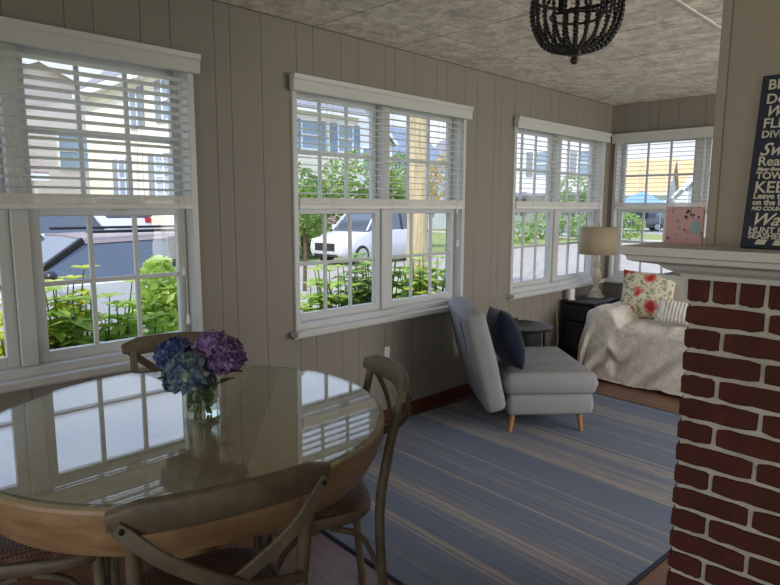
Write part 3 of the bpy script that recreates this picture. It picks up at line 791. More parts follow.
# ------------------------------------------------------------------ chairs
def make_chair(label):
    t = thing('dining_chair', label, 'chair', group='cross-back chairs around the table')
    def outline(k, n=36):
        pts = []
        for j in range(n):
            a = 2*PI*j/n; c, s_ = math.cos(a), math.sin(a); e = .62
            x = math.copysign(abs(c)**e, c)*.215*k; y = math.copysign(abs(s_)**e, s_)*.215*k
            x *= 1+.10*(y/.215); pts.append((x, y+.01))
        return pts
    def ringz(k, z): return [(x, y, z) for x, y in outline(k)]
    f = MB(); f.loft([ringz(1.0, .428), ringz(1.03, .436), ringz(1.03, .458), ringz(1.0, .466), ringz(.86, .466), ringz(.86, .428)], caps=False)
    f.loft([ringz(.86, .428), ringz(1.0, .428)], caps=False); f.build('seat_frame', 'chair_wood', t, smooth=50)
    s = MB(); s.loft([ringz(.90, .452), ringz(.93, .468), ringz(.88, .480), ringz(.70, .489), ringz(.4, .494), ringz(.02, .495)]); s.build('seat', 'woven_rattan', t, smooth=60)
    for sx in (-1, 1):
        p = bez([(sx*.205, -.245, 0), (sx*.197, -.222, .22), (sx*.192, -.212, .45), (sx*.197, -.238, .64), (sx*.205, -.285, .842)], 6)
        m = MB(); m.tube(p, [.0155+.003*math.sin(PI*i/(len(p)-1)) for i in range(len(p))], 12); m.build('rear_leg', 'chair_wood', t)
        m = MB(); m.tube([(sx*.18, .185, .44), (sx*.187, .195, .22), (sx*.195, .21, 0)], [.019, .0175, .014], 12); m.build('front_leg', 'chair_wood', t)
        # cross bar of bent wood strip
        p = bez([(sx*.236, -.300, .848), (sx*.14, -.330, .765), (0, -.322+(.006 if sx > 0 else -.006), .675), (-sx*.10, -.285, .625), (-sx*.192, -.245, .595)], 5)
        m = MB(); m.strap(p, .011, .032, (-sx*.6, 0, .8), ends=[.9]+[1]*(len(p)-2)+[.9]); cbar = m.build('cross_bar', 'chair_wood', t)
        m = MB(); m.lathe([(.001, 0), (.006, 0), (.0055, .003), (.001, .0045)], 12, Matrix.Translation((sx*.226, -.310, .842)) @ Matrix.Rotation(PI/2, 4, 'X'))
        m.build('bolt', 'iron', cbar)
        # bentwood braces
        for y0, y1, yy in ((.195, .04, 1), (-.222, -.06, -1)):
            q = bez([(sx*.193, y0-.0*yy, .20), (sx*.19, y0-.035*yy, .30), (sx*.195, y0-.09*yy, .385), (sx*.20, y1-.03*yy, .425)], 5)
            m = MB(); m.strap(q, .018, .018, (1, 0, 0)); m.build('side_brace', 'chair_wood', t)
    q = bez([(-.185, .205, .20), (-.15, .207, .33), (-.06, .21, .405), (.06, .21, .405), (.15, .207, .33), (.185, .205, .20)], 5)
    m = MB(); m.strap(q, .016, .016, (0, 1, 0)); m.build('front_brace', 'chair_wood', t)
    m = MB(); m.lathe([(.001, 0), (.006, 0), (.0055, .003), (.001, .0045)], 12, Matrix.Translation((0, -.334, .675)) @ Matrix.Rotation(PI/2, 4, 'X')); m.build('bolt', 'iron', t)
    p = []; e = []
    for i in range(25):
        u = -1+2*i/24; p.append((u*.248, -.262-.058*(1-u*u)-.012, .853+.012*(1-u*u))); e.append(min(1, .55+1.8*(1-abs(u))))
    m = MB(); m.strap(p, .027, .074, (0, -.25, 1), ends=e); m.build('top_rail', 'chair_wood', t, smooth=50)
    return t
def face(fx, fy): return math.atan2(fy, fx)-PI/2
c1 = make_chair('cross-back wooden chair nearest the viewer, its back across the table front')
c1.scale = (.95, .95, 1.035); c1.location = (1.46, .755, 0); c1.rotation_euler.z = face(-.97, .25)
def at_back(bx, by, fx, fy):
    n = math.hypot(fx, fy); return (bx+fx/n*.266, by+fy/n*.266, 0), face(fx, fy)
c1.location, c1.rotation_euler.z = at_back(1.818, .636, -.967, .254)
for (bx, by, fx, fy), lab in (((1.407, 1.512, -.476, -.879), 'cross-back wooden chair at the table end beside the striped rug'),
                              ((.41, 1.228, .887, -.461), 'cross-back wooden chair tucked in behind the flower vase, below the window'),
                              ((.768, .268, .42, .91), 'cross-back wooden chair at lower left, mostly hidden under the table')):
    l, a = at_back(bx, by, fx, fy); dup(c1, l, a, lab)

# ------------------------------------------------------------------ vase with hydrangeas
VX, VY, VZ = 1.241, .890, .8453
vs = thing('glass_vase', 'clear cylindrical glass vase of hydrangeas on the dining table', 'vase', (VX, VY, VZ)); vs.scale = (.92,)*3
v = MB(); v.lathe([(.001, .0), (.057, .0), (.059, .004), (.059, .15), (.0565, .15), (.0565, .014), (.001, .014)], 40); v.build('cylinder', 'vase_glass', vs, smooth=40)
v = MB(); v.lathe([(.001, .0145), (.056, .0145), (.056, .06), (.001, .06)], 40); v.build('water', 'water', vs, smooth=40)
rv = V(.71, .70, 0); fv = V(.70, -.71, 0)          # rv: to the right in the photo, fv: toward the viewer
def leafshape(m, base, tip, wid, droop=.2, up=V(0, 0, 1), n=4):
    base = Vector(base); tip = Vector(tip); d = tip-base; L = d.length
    sd = d.cross(up); sd = sd.normalized() if sd.length > 1e-6 else V(1, 0, 0); nn = sd.cross(d).normalized()
    prof = [(0, .08), (.25, .8), (.5, 1), (.75, .7), (1, .03)]; vs_ = []
    for t, w in prof:
        c = base+d*t-nn*droop*L*t*t
        for s_ in (-1, 0, 1): vs_.append(c+sd*s_*w*wid/2+nn*(abs(s_)*wid*.12))
    fs = []
    for i in range(4):
        for j in range(2): fs.append((i*3+j, i*3+j+1, i*3+j+4, i*3+j+3))
    m.add(vs_, fs)
def hydrangea(label, off, r, petal, seed, nfl=150):
    rr = random.Random(seed); c = V(0, 0, .01)+rv*off[0]+fv*off[1]+V(0, 0, off[2])
    root = thing('hydrangea', label, 'flower', (VX, VY, VZ), group='hydrangeas in the glass vase'); root.scale = (.92,)*3
    m = MB(); ga = PI*(3-5**.5)
    for i in range(nfl):
        zz = 1-1.62*i/nfl; rad = math.sqrt(max(0, 1-zz*zz)); a = ga*i
        d = V(rad*math.cos(a), rad*math.sin(a), zz*.88); d = (d+V(*(rr.uniform(-.1, .1) for _ in range(3)))).normalized()
        p = c+d*r*rr.uniform(.72, 1.08); u = d.orthogonal().normalized(); u = Matrix.Rotation(rr.uniform(0, 6), 3, d) @ u; w = d.cross(u); sz = r*rr.uniform(.26, .40)
        for k in range(4):
            a2 = k*PI/2; e1 = u*math.cos(a2)+w*math.sin(a2); e2 = d.cross(e1)
            b0 = p; tip = p+e1*sz+d*sz*rr.uniform(-.2, .6)
            m.add([b0, p+e1*sz*.55+e2*sz*.42+d*sz*.15, tip, p+e1*sz*.55-e2*sz*.42+d*sz*.15], [(0, 1, 2, 3)])
    m.sphere(c, r*.62, 12, 8)
    m.build('flower_head', petal, root, smooth=0)
    st = MB(); foot = rv*off[0]*-.25+fv*off[1]*-.25+V(0, 0, .018)
    st.tube(bez([foot, rv*off[0]*.2+fv*off[1]*.2+V(0, 0, .13), c], 6), .0032, 7); st.build('stem', 'stem_green', root)
    lf = MB()
    for k in range(3):
        a = rr.uniform(0, 6.28); b0 = rv*off[0]*.28+fv*off[1]*.28+V(0, 0, rr.uniform(.07, .14)); out = V(math.cos(a), math.sin(a), 0)
        L = rr.uniform(.05, .09) if k else .11
        if k == 0: out = (rv*off[0]+fv*off[1]); out = out.normalized() if out.length > .01 else V(1, 0, 0)
        if k: lim = .045; tip = b0*1.0; tip = V(b0.x, b0.y, b0.z)+out*.03+V(0, 0, -.04+rr.uniform(0, .03)); 
        else: tip = b0+V(0, 0, .06)+out*L
        leafshape(lf, b0+V(0, 0, .02), tip, .045)
    lf.build('leaf', 'flower_leaf', root, smooth=60)
hydrangea('deep blue hydrangea head at the left of the vase', (-.092, -.01, .200), .058, 'petal_blue', 11)
hydrangea('blue and green hydrangea head low at the front of the vase', (-.03, .055, .158), .070, 'petal_bluegreen', 12, 190)
hydrangea('purple hydrangea head at the right of the vase', (.080, .005, .202), .062, 'petal_purple', 13)
hydrangea('pinkish lavender hydrangea head highest at the back', (.030, -.035, .222), .056, 'petal_lavender', 14)
hydrangea('small indigo hydrangea head at far lower left', (-.072, .03, .125), .042, 'petal_blue', 15, 100)

# ------------------------------------------------------------------ bead chandelier
CX, CY = 1.645, 2.355
cl = thing('bead_chandelier', 'dark wooden bead basket chandelier hanging from the tiled ceiling', 'chandelier', (CX, CY, 0))
MB().lathe([(.001, CEIL-.001), (.06, CEIL-.001), (.06, CEIL-.02), (.02, CEIL-.03), (.001, CEIL-.03)], 24).build('canopy', 'iron', cl, smooth=40)
MB().tube([(0, 0, CEIL-.03), (0, 0, 2.12)], .006, 8).build('rod', 'iron', cl)
ZR, RR_ = 2.335, .172
m = MB(); m.tube([(RR_*math.cos(a), RR_*math.sin(a), ZR) for a in [2*PI*k/48 for k in range(49)]], .007, 8, caps=False); m.build('ring', 'iron', cl)
m = MB(); m.tube([(.10*math.cos(a), .10*math.sin(a), ZR-.08) for a in [2*PI*k/36 for k in range(37)]], .005, 8, caps=False)
for k in range(3): m.tube([(0, 0, ZR-.06), (.1*math.cos(k*2.094), .1*math.sin(k*2.094), ZR-.08)], .004, 6)
m.build('inner_ring', 'iron', cl)
MB().sphere((0, 0, 2.087), .0165, 14, 8).build('finial', 'brown_bead', cl)
MB().lathe([(.001, 2.105), (.025, 2.105), (.03, 2.12), (.02, 2.135), (.001, 2.135)], 16).build('hub', 'iron', cl, smooth=40)
NS = 24
for k in range(NS):
    a = 2*PI*k/NS; m = MB(); pts = bez([(.172, ZR), (.176, ZR-.06), (.165, ZR-.12), (.13, ZR-.185), (.075, ZR-.212), (.03, ZR-.222)] and [(.172, 0, ZR), (.176, 0, ZR-.06), (.165, 0, ZR-.12), (.128, 0, ZR-.182), (.075, 0, ZR-.205), (.028, 0, ZR-.212)], 14)
    acc = 0; last = pts[0]; step = .015
    for p in pts:
        acc += (p-last).length; last = p
        if acc >= step or p is pts[0]:
            acc = 0; m.sphere((p.x*math.cos(a), p.x*math.sin(a), p.z), .0092, 7, 4)
    m.build('bead_strand', 'black_bead', cl)
for k in range(NS//2):
    a = 2*PI*(k+.5)/(NS//2); m = MB(); pts = bez([(.17, 0, ZR+.005), (.12, 0, ZR+.055), (.075, 0, ZR+.115), (.05, 0, CEIL-.028)], 12)
    acc = 0; last = pts[0]
    for p in pts:
        acc += (p-last).length; last = p
        if acc >= .0125 or p is pts[0]:
            acc = 0; m.sphere((p.x*math.cos(a), p.x*math.sin(a), p.z), .0092, 7, 4)
    m.build('upper_bead_strand', 'black_bead', cl)
for k in range(3):
    a = k*2.094+.4; b_ = MB(); b_.lathe([(.001, -.05), (.011, -.05), (.011, .0), (.001, .0)], 10, Matrix.Translation((.1*math.cos(a), .1*math.sin(a), ZR-.03))); s1 = b_.build('candle_sleeve', 'iron', cl)
    MB().lathe([(.001, 0), (.009, .004), (.016, .03), (.008, .055), (.001, .065)], 12, Matrix.Translation((.1*math.cos(a), .1*math.sin(a), ZR-.028))).build('bulb', 'plastic_white', s1)
# ------------------------------------------------------------------ outside: ground
G = -.5
def slab(name, x0, y0, x1, y1, z, mat): return struct(MB().box((x0, y0, G-.3), (x1, y1, z)).build(name, mat, smooth=0))
slab('ground', -140, -60, 80, 190, G-.03, 'lawn')
slab('ground', -14.6, -30, -1.9, 34, G, 'pavement'); slab('ground', -1.9, 7.6, 14, 34, G, 'pavement')
slab('ground', -1.9, -20, -.15, 7.6, G+.01, 'soil')
slab('ground', -60, 47, 60, 58, G, 'road'); slab('ground', -40, 36.5, 14, 38.2, G+.01, 'sidewalk')
slab('ground', -24, 2.5, -14.6, 9.0, G+.36, 'pavement')

# ------------------------------------------------------------------ cars: local x forward, z from the ground
def car(label, loc, rz, L=4.6, W=1.85, H=1.7, belt=1.12, hood=1.2, trunk=.25, paint='car_white', sedan=False, group='parked cars outside', top=None):
    root = thing('car', label, 'car', loc, rz, group)
    x0, x1 = -L/2, L/2; xw = x1-hood; hw = W/2
    hz = belt-.10
    st = [(x0, .42, belt-.30, .86), (x0+.06, .34, belt-.10, .95), (x0+.35, .26, belt, 1), (0, .25, belt-.01, 1), (xw-.1, .25, belt-.02, 1), (xw+.15, .26, hz, 1), (x1-.45, .26, hz-.10, .97), (x1-.10, .30, hz-.24, .88), (x1, .40, hz-.36, .78)]
    rings = []
    for x, zb, zt, k in st:
        y = hw*k; m_ = zb+(zt-zb)*.55
        rings.append([(x, -y*.9, zb), (x, -y*.985, zb+.12), (x, -y, m_), (x, -y*.96, zt-.04), (x, -y*.88, zt), (x, y*.88, zt), (x, y*.96, zt-.04), (x, y, m_), (x, y*.985, zb+.12), (x, y*.9, zb)])
    b = MB(); b.loft(rings); body = b.build('body', paint, root, smooth=50)
    # greenhouse
    rs = x0+(.85 if sedan else .30); re = xw-.58
    gh = [(x0+(.55 if sedan else .05), belt-.06, .80), (rs, H-.06, .70), ((rs+re)/2, H-.015, .72), (re, H-.05, .69), (xw+.10, belt-.08, .82)]
    rings = []
    for x, z, k in gh: rings.append([(x, -hw*.93, belt-.06), (x, -hw*k, z), (x, 0, z+.015), (x, hw*k, z), (x, hw*.93, belt-.06)])
    g = MB(); g.loft(rings); g.build('windows', 'car_glass', root, smooth=30)
    r = MB(); rr_ = []
    for x, z, k in gh[1:4]: rr_.append([(x, -hw*(k+.035), z-.04), (x, -hw*(k-.02), z+.02), (x, 0, z+.035), (x, hw*(k-.02), z+.02), (x, hw*(k+.035), z-.04), (x, 0, z-.01)])
    r.loft(rr_); r.build('roof', top or paint, root, smooth=40)
    for s in (-1, 1):
        p = MB(); p.strap([(xw+.12, s*hw*.90, belt-.03), (re+.02, s*hw*.715, H-.05)], .05, .07, (0, 0, 1)); p.build('pillar', 'car_black' if top else paint, root)
        p = MB(); p.strap([(gh[0][0]+.06, s*hw*.90, belt-.03), (rs, s*hw*.72, H-.06)], .06, .16, (1, 0, 0)); p.build('pillar', 'car_black' if top else paint, root)
        xm = (rs+re)/2+.1
        p = MB(); p.strap([(xm, s*hw*.945, belt-.04), (xm-.03, s*hw*.745, H-.04)], .02, .08, (1, 0, 0)); p.build('pillar', 'car_black', root)
        if not sedan:
            p = MB(); p.tube([(rs+.1, s*hw*.66, H+.03), (re-.05, s*hw*.65, H+.035)], .018, 6); p.build('roof_rail', 'car_black', root)
        mr = MB(); mr.sphere((xw-.12, s*(hw+.10), belt+.06), .10, 10, 6, (.7, 1, .75)); mr.build('mirror', 'car_black' if top else paint, root)
        hl = MB(); hl.sphere((x1-.16, s*hw*.70, hz-.27), .12, 10, 6, (1.1, 1.3, .6)); hl.build('headlight', 'head_lamp', root)
        tl = MB(); tl.box((x0-.01, s*hw*.86-.16 if s > 0 else -hw*.86-.02, belt-.24), (x0+.14, s*hw*.86+.02 if s > 0 else -hw*.86+.16, belt-.09)); tl.build('tail_light', 'red_lamp', root, bevel=.02)
        for xx in (x0+.82, x1-.88):
            wm = Matrix.Translation((xx, s*(hw-.10), .345)) @ Matrix.Rotation(-s*PI/2, 4, 'X')
            t = MB(); t.lathe([(.20, -.1), (.33, -.1), (.345, -.08), (.345, .08), (.33, .1), (.24, .105), (.20, .08)], 28, wm); wo = t.build('wheel', 'tyre', root, smooth=40)
            t = MB(); t.lathe([(.001, .08), (.06, .09), (.06, .095), (.001, .1)], 12, wm); t.lathe([(.20, .07), (.235, .10), (.24, .105), (.20, .11)], 28, wm)
            for q in range(5):
                a = q*2*PI/5; t.strap([wm @ V(.04*math.cos(a), .04*math.sin(a), .09), wm @ V(.22*math.cos(a), .22*math.sin(a), .095)], .05, .03, (0, s, 0))
            t.build('rim', 'alloy', wo, smooth=30)
    gr = MB(); gr.box((x1-.09, -hw*.52, .50), (x1+.02, hw*.52, hz-.34)); gr.build('grille', 'car_black', root, bevel=.02)
    gr = MB(); gr.box((x1-.12, -hw*.6, .30), (x1-.01, hw*.6, .42)); gr.build('bumper_intake', 'car_black', root, bevel=.02)
    MB().box((x0-.02, -.26, belt-.42), (x0+.06, .26, belt-.30)).build('number_plate', 'num_plate', root, bevel=.005)
    return root
car('white car with dark windows parked just outside the dining table window', (-4.55, 2.52, G), -PI/2, L=4.2, W=1.9, H=1.68, belt=1.24, hood=1.3, top='car_top')
car('white sedan seen over the roof of the nearest car', (-8.2, 2.3, G+.28), -PI/2, L=4.5, W=1.8, H=1.72, belt=1.30, hood=1.2, sedan=True)
car('white car with red tail lights facing away beside the yellow house', (-17.6, 7.55, G+.36), PI-R(6), L=4.4, H=1.85, belt=1.35)
car('white crossover parked across the street behind the utility pole', (-13.3, 15.4, G), R(-86), L=4.7, H=1.9, belt=1.2, hood=1.3)
car('dark grey car parked far off, seen through the end wall window', (-19.6, 53, G), PI+R(35), L=4.7, H=1.8, belt=1.1, paint='car_grey')

# ------------------------------------------------------------------ houses: front wall in local y=0 facing -y
def house(label, loc, rz, w, d, h, rise, wall, roof, wins, ridge='x', shut=None, chimney=None, porch=False):
    root = thing('house', label, 'house', loc, rz, 'houses across the street')
    m = MB(); ov = .35
    m.box((-w/2, 0, 0), (w/2, d, h))
    if ridge == 'x': m.prism([(0, h), (d, h), (d/2, h+rise)], -w/2, w/2, Matrix(((0, 1, 0, 0), (1, 0, 0, 0), (0, 0, 1, 0), (0, 0, 0, 1))))
    else: m.prism([(-w/2, h), (w/2, h), (0, h+rise)], 0, d)
    m.build('wall', wall, root, smooth=0)
    r = MB(); span = d if ridge == 'x' else w; sl = math.hypot(span/2, rise); k = ov/(span/2)
    th_ = .16
    if ridge == 'x':
        poly = lambda s: [(d/2, h+rise+.02), (d/2+s*(d/2+ov), h-rise*k+.02), (d/2+s*(d/2+ov), h-rise*k+.02+th_), (d/2, h+rise+.02+th_)]
        mt = Matrix(((0, 1, 0, 0), (1, 0, 0, 0), (0, 0, 1, 0), (0, 0, 0, 1)))
        r.prism(poly(-1), -w/2-ov, w/2+ov, mt); r.prism(poly(1), -w/2-ov, w/2+ov, mt)
    else:
        poly = lambda s: [(0, h+rise+.02), (s*(w/2+ov), h-rise*k+.02), (s*(w/2+ov), h-rise*k+.02+th_), (0, h+rise+.02+th_)]
        r.prism(poly(-1), -ov, d+ov); r.prism(poly(1), -ov, d+ov)
    r.build('roof', roof, root, smooth=0)
    t = MB()
    if ridge == 'x':
        t.box((-w/2-ov, -ov-.03, h-rise*k-.12), (w/2+ov, -ov+.02, h-rise*k+.12)); t.box((-w/2-.01, -ov, h-rise*k-.08), (w/2+.01, .0, h-rise*k-.04))
    else:
        for s in (-1, 1): t.strap([(0, -ov-.03, h+rise+.02), (s*(w/2+ov), -ov-.03, h-rise*k+.02)], .05, .26, (0, 0, 1))
    for s in (-1, 1): t.box((s*w/2-.07, -.03, 0), (s*w/2+.07, .07, h-.05))
    t.build('fascia_trim', 'house_white_trim', root, smooth=0)
    for x, z, ww, hh in wins:
        f = MB()
        for a, b in (((x-ww/2-.08, z-hh/2-.08), (x-ww/2, z+hh/2+.08)), ((x+ww/2, z-hh/2-.08), (x+ww/2+.08, z+hh/2+.08)), ((x-ww/2, z-hh/2-.08), (x+ww/2, z-hh/2)), ((x-ww/2, z+hh/2), (x+ww/2, z+hh/2+.08)), ((x-ww/2, z-.03), (x+ww/2, z+.03))):
            f.box((a[0], -.06, a[1]), (b[0], .02, b[1]))
        fo = f.build('window', 'house_white_trim', root, smooth=0)
        MB().box((x-ww/2, -.025, z-hh/2), (x+ww/2, -.01, z+hh/2)).build('pane', 'house_glass', fo, smooth=0)
        if shut:
            for s in (-1, 1):
                xs_ = x+s*(ww/2+.08+.24); MB().box((xs_-.22, -.06, z-hh/2-.05), (xs_+.22, -.003, z+hh/2+.05)).build('shutter', shut, root, smooth=0)
    if chimney:
        MB().box((chimney[0]-.3, chimney[1]-.3, h), (chimney[0]+.3, chimney[1]+.3, chimney[2])).build('chimney', 'roof_brown', root, smooth=0)
    if porch:
        MB().box((-w/2-.1, -2.0, 2.7), (w/2+.1, -.08, 2.86), None).build('porch_roof', roof, root, smooth=0)
        for i in range(4):
            xx = -w/2+.1+(w-.2)*i/3; MB().box((xx-.08, -1.95, .0), (xx+.08, -1.8, 2.7)).build('porch_post', 'house_white_trim', root, smooth=0)
    return root
house('yellow sided house filling the view behind the nearest parked car', (-19.05, 9.2, G), 0, 8.1, 4.2, 6.5, 1.6, 'siding_yellow', 'roof_shingle', [(-.85, 2.95, .55, 1.3), (2.2, 2.95, .55, 1.3), (.4, 5.3, .5, 1.2), (2.9, 5.3, .5, 1.2)], 'x', 'shutter_grey')
house('pinkish grey gabled house left of the yellow house', (-30, 9.5, G), PI/2, 11, 8, 6.3, 2.4, 'siding_pink', 'roof_brown', [(-2.6, 4.6, 1.3, 1.6), (1.4, 4.6, 1.3, 1.6)], 'y', None, (-1.0, 1.4, 9.4))
house('low tan garage with grey roof before the pinkish house', (-21.5, 5.1, G+.36), PI/2, 3.3, 4, 2.8, 1.2, 'siding_tan', 'roof_brown', [(.5, 1.7, .8, .7)], 'x')
house('cream house with blue grey shutters at the left of the middle window', (-22, 18.8, G), PI/2, 7.6, 8, 6.9, 2.4, 'siding_cream', 'roof_shingle', [(.55, 5.5, .95, 1.35), (2.9, 5.5, .95, 1.35), (.55, 2.6, .95, 1.35)], 'x', 'shutter_blue')
house('white gabled house right of the cream house', (-29, 28.2, G), PI/2, 8.0, 9, 6.6, 3.6, 'siding_white', 'roof_blue', [(-1.7, 5.2, 1, 1.5), (1.7, 5.2, 1, 1.5), (0, 2.5, 1.4, 1.5)], 'y')
house('white house with slate blue roof left of the utility pole', (-32, 38.5, G), PI/2, 9, 9, 5.0, 3.8, 'siding_white', 'roof_blue', [(-2, 3.4, 1, 1.5), (2, 3.4, 1, 1.5)], 'x')
house('grey roofed white house right of the utility pole', (-30, 50, G), PI/2, 9, 9, 5.2, 3.4, 'siding_grey', 'roof_shingle', [(-2, 3.4, 1, 1.5), (2, 3.4, 1, 1.5)], 'y')
house('tall white house seen through the corner window', (-20.6, 38.8, G), R(22), 9, 8, 6.6, 2.2, 'siding_white', 'roof_shingle', [(-3, 5, 1, 1.6), (0, 5, 1, 1.6), (3, 5, 1, 1.6), (-2, 2.2, 1, 1.6), (2, 2.2, 1, 1.6)], 'y', 'shutter_grey', None, True)
house('white house with a broad orange roof at the left of the end window', (-25.6, 66, G), R(14), 6.4, 9, 3.6, 3.6, 'siding_white', 'roof_orange', [(1.2, 2.2, 1, 1.4)], 'x')
house('small white house with steep orange roof in the middle of the end window', (-23.4, 80, G), R(12), 5.4, 7, 4.6, 3.2, 'siding_white', 'roof_orange', [(0, 3.2, 1, 1.5)], 'x')
house('white cottage behind the blue canopy', (-19.8, 68, G), R(10), 4, 6, 3.4, 2.4, 'siding_white', 'roof_shingle', [(0, 2.2, 1, 1.4)], 'y')
house('grey gabled house at the right of the end window', (-13.6, 60, G), R(8), 8.4, 9, 4.0, 5.0, 'siding_grey', 'roof_shingle', [(-2, 3.0, 1, 1.4), (1, 5.6, .9, 1.2)], 'y')

cp = thing('canopy_tent', 'blue pop up canopy in a yard, end window', 'canopy', (-18.2, 50.5, G), R(15))
k = MB(); q = 1.7
for a in range(4):
    p0, p1 = [(-q, -q), (q, -q), (q, q), (-q, q)][a], [(-q, -q), (q, -q), (q, q), (-q, q)][(a+1) % 4]
    k.add([(p0[0], p0[1], 2.35), (p1[0], p1[1], 2.35), (0, 0, 3.3)], [(0, 1, 2)]); k.add([(p0[0], p0[1], 2.35), (p1[0], p1[1], 2.35), (p1[0], p1[1], 2.1), (p0[0], p0[1], 2.1)], [(0, 1, 2, 3)])
k.build('canopy_cover', 'canopy_blue', cp, smooth=0, solid=.02)
for x, y in ((-q, -q), (q, -q), (q, q), (-q, q)): MB().tube([(x*.98, y*.98, 0), (x*.98, y*.98, 2.2)], .03, 6).build('leg', 'alloy', cp)

# ------------------------------------------------------------------ utility pole and wires
up_ = thing('utility_pole', 'pale weathered wooden utility pole outside the middle window', 'pole', (-4.2, 7.85, G))
MB().lathe([(.19, 0), (.175, 3), (.16, 9.5), (.001, 9.55)], 20).build('pole', 'pole_wood', up_, smooth=40)
MB().box((-.06, -1.2, 8.6), (.06, 1.2, 8.72), Matrix.Translation((.2, 0, 0))).build('cross_arm', 'pole_wood', up_, smooth=0)
for i, (a, b) in enumerate((((-4.0, 8.3, 7.2), (-26, 52, 6.4)), ((-4.0, 8.6, 7.7), (-24, 54, 7.6)), ((-4.0, 8.8, 6.4), (-10, 60, 7.4)), ((-4.0, 8.9, 8.0), (-14, 62, 9.4)))):
    a, b = Vector(a), Vector(b)
    p = [a.lerp(b, t/16)+V(0, 0, -1.0*4*(t/16)*(1-t/16)) for t in range(17)]
    tag(MB().tube(p, .018, 5).build('overhead_wire', 'wire'), 'overhead wire in the sky, strung from the utility pole over the street', 'wire', 'overhead wires')

# ------------------------------------------------------------------ plants
def leaf_cloud(m, c, rx, rz, n, size, rr, shape='ball'):
    for _ in range(n):
        while True:
            p = V(rr.uniform(-1, 1), rr.uniform(-1, 1), rr.uniform(-1, 1))
            if p.length <= 1: break
        p = p.normalized()*(p.length**.45)
        q = V(p.x*rx, p.y*rx, p.z*rz)
        if shape == 'cone': f = (1-p.z)/2*.9+.15; q.x *= f; q.y *= f
        q += Vector(c); s = size*rr.uniform(.6, 1.3)
        d = V(rr.uniform(-1, 1), rr.uniform(-1, 1), rr.uniform(-.5, .7)).normalized(); e = d.orthogonal().normalized(); e = Matrix.Rotation(rr.uniform(0, 6), 3, d) @ e
        m.add([q-d*s*.5, q+e*s*.28, q+d*s*.5, q-e*s*.28], [(0, 1, 2, 3)])
def shrub(name, label, cat, loc, blobs, leaf, size, seed, trunk=None, n=900, group=None, bloom=None):
    rr = random.Random(seed); root = thing(name, label, cat, loc, 0, group)
    m = MB()
    for (x, y, z, rx, rz) in blobs: leaf_cloud(m, (x, y, z), rx, rz, n, size, rr)
    m.build('foliage', leaf, root, smooth=0)
    if trunk:
        t = MB(); t.tube([(0, 0, 0), (.03, .02, trunk[1]*.5), (0, 0, trunk[1])], [trunk[0], trunk[0]*.85, trunk[0]*.6], 10); t.build('trunk', 'trunk_bark', root)
    if bloom:
        b = MB()
        for _ in range(bloom[0]):
            bl = rr.choice(blobs); d = V(rr.uniform(-1, 1), rr.uniform(-1, 1), rr.uniform(-.3, 1)).normalized()
            leaf_cloud(b, (bl[0]+d.x*bl[3], bl[1]+d.y*bl[3], bl[2]+d.z*bl[4]), bloom[1], bloom[1]*.8, 40, bloom[1]*.6, rr)
        b.build('flowers', 'bloom_pink', root, smooth=0)
    return root
def stem_plant(label, loc, h, ns, spread, leaf, L, seed, group='leafy plants growing right outside the windows'):
    rr = random.Random(seed); root = thing('garden_plant', label, 'plant', loc, 0, group)
    lf = MB(); st = MB()
    for s in range(ns):
        a = rr.uniform(0, 6.28); hh = h*rr.uniform(.72, 1.0); top = V(math.cos(a)*spread*rr.uniform(.3, 1), math.sin(a)*spread*rr.uniform(.3, 1), hh)
        b0 = V(math.cos(a)*.05, math.sin(a)*.05, 0); pts = bez([b0, b0.lerp(top, .5)+V(0, 0, .05), top], 6); st.tube(pts, [.008]*(len(pts)-3)+[.006, .005, .003], 6)
        k = 0; z = .30
        while z < .99:
            p = pts[min(len(pts)-1, int(z*(len(pts)-1)))]; 
            for q in (0, 1):
                an = k*1.57+q*PI+rr.uniform(-.4, .4); ll = L*rr.uniform(.75, 1.2)*(1.1-.35*z)
                leafshape(lf, p, p+V(math.cos(an)*ll, math.sin(an)*ll, ll*rr.uniform(-.15, .3)), ll*.52, .3)
            z += .036/h*1.2; k += 1
        for q in range(5): leafshape(lf, top, top+V(math.cos(q*1.26+s)*L*.5, math.sin(q*1.26+s)*L*.5, L*.25), L*.3, .3)
    lf.build('foliage', leaf, root, smooth=60); st.build('stem', 'stem_green', root)
    return root
near = [(-.80, .30, 1.35, 'leaf_bright', 'leafy green plant at the far left edge of the dining window'),
        (-.85, .98, 1.50, 'leaf_yellow', 'yellow green plant at the lower left of the dining window'),
        (-.75, 1.22, 1.40, 'leaf_bright', 'broad leaved green plant in the centre of the dining window'),
        (-.70, 1.44, 1.30, 'leaf_bright', 'shorter leafy plant right of centre in the dining window'),
        (-.95, 3.00, 1.25, 'leaf_bright', 'leafy plant at the left corner of the middle window'),
        (-.85, 3.28, 1.42, 'leaf_bright', 'leafy plant left of centre in the middle window, below the crossover bonnet'),
        (-.80, 3.52, 1.50, 'leaf_mid', 'tall leafy plant left of the mullion in the middle window'),
        (-1.0, 4.02, 1.10, 'leaf_yellow', 'low yellow green plant under the utility pole'),
        (-1.0, 4.42, 1.45, 'leaf_bright', 'leafy plant at the right edge of the middle window')]
for i, (x, y, h, lf_, lab) in enumerate(near): stem_plant(lab, (x, y, G+.01), h+.14, 26, .30, lf_, .15, 30+i)
root = thing('conical_shrub', 'dense conical light green shrub at the right of the dining window', 'shrub', (-.95, 1.75, G+.01))
m = MB(); rq = random.Random(77); leaf_cloud(m, (0, 0, .60), .36, .5, 2200, .09, rq); leaf_cloud(m, (.03, .02, 1.08), .27, .40, 1500, .08, rq); leaf_cloud(m, (0, .02, 1.42), .14, .24, 500, .07, rq); m.build('foliage', 'leaf_bright', root, smooth=0)
MB().tube([(0, 0, 0), (0, 0, 1.1)], [.02, .008], 8).build('stem', 'trunk_bark', root)
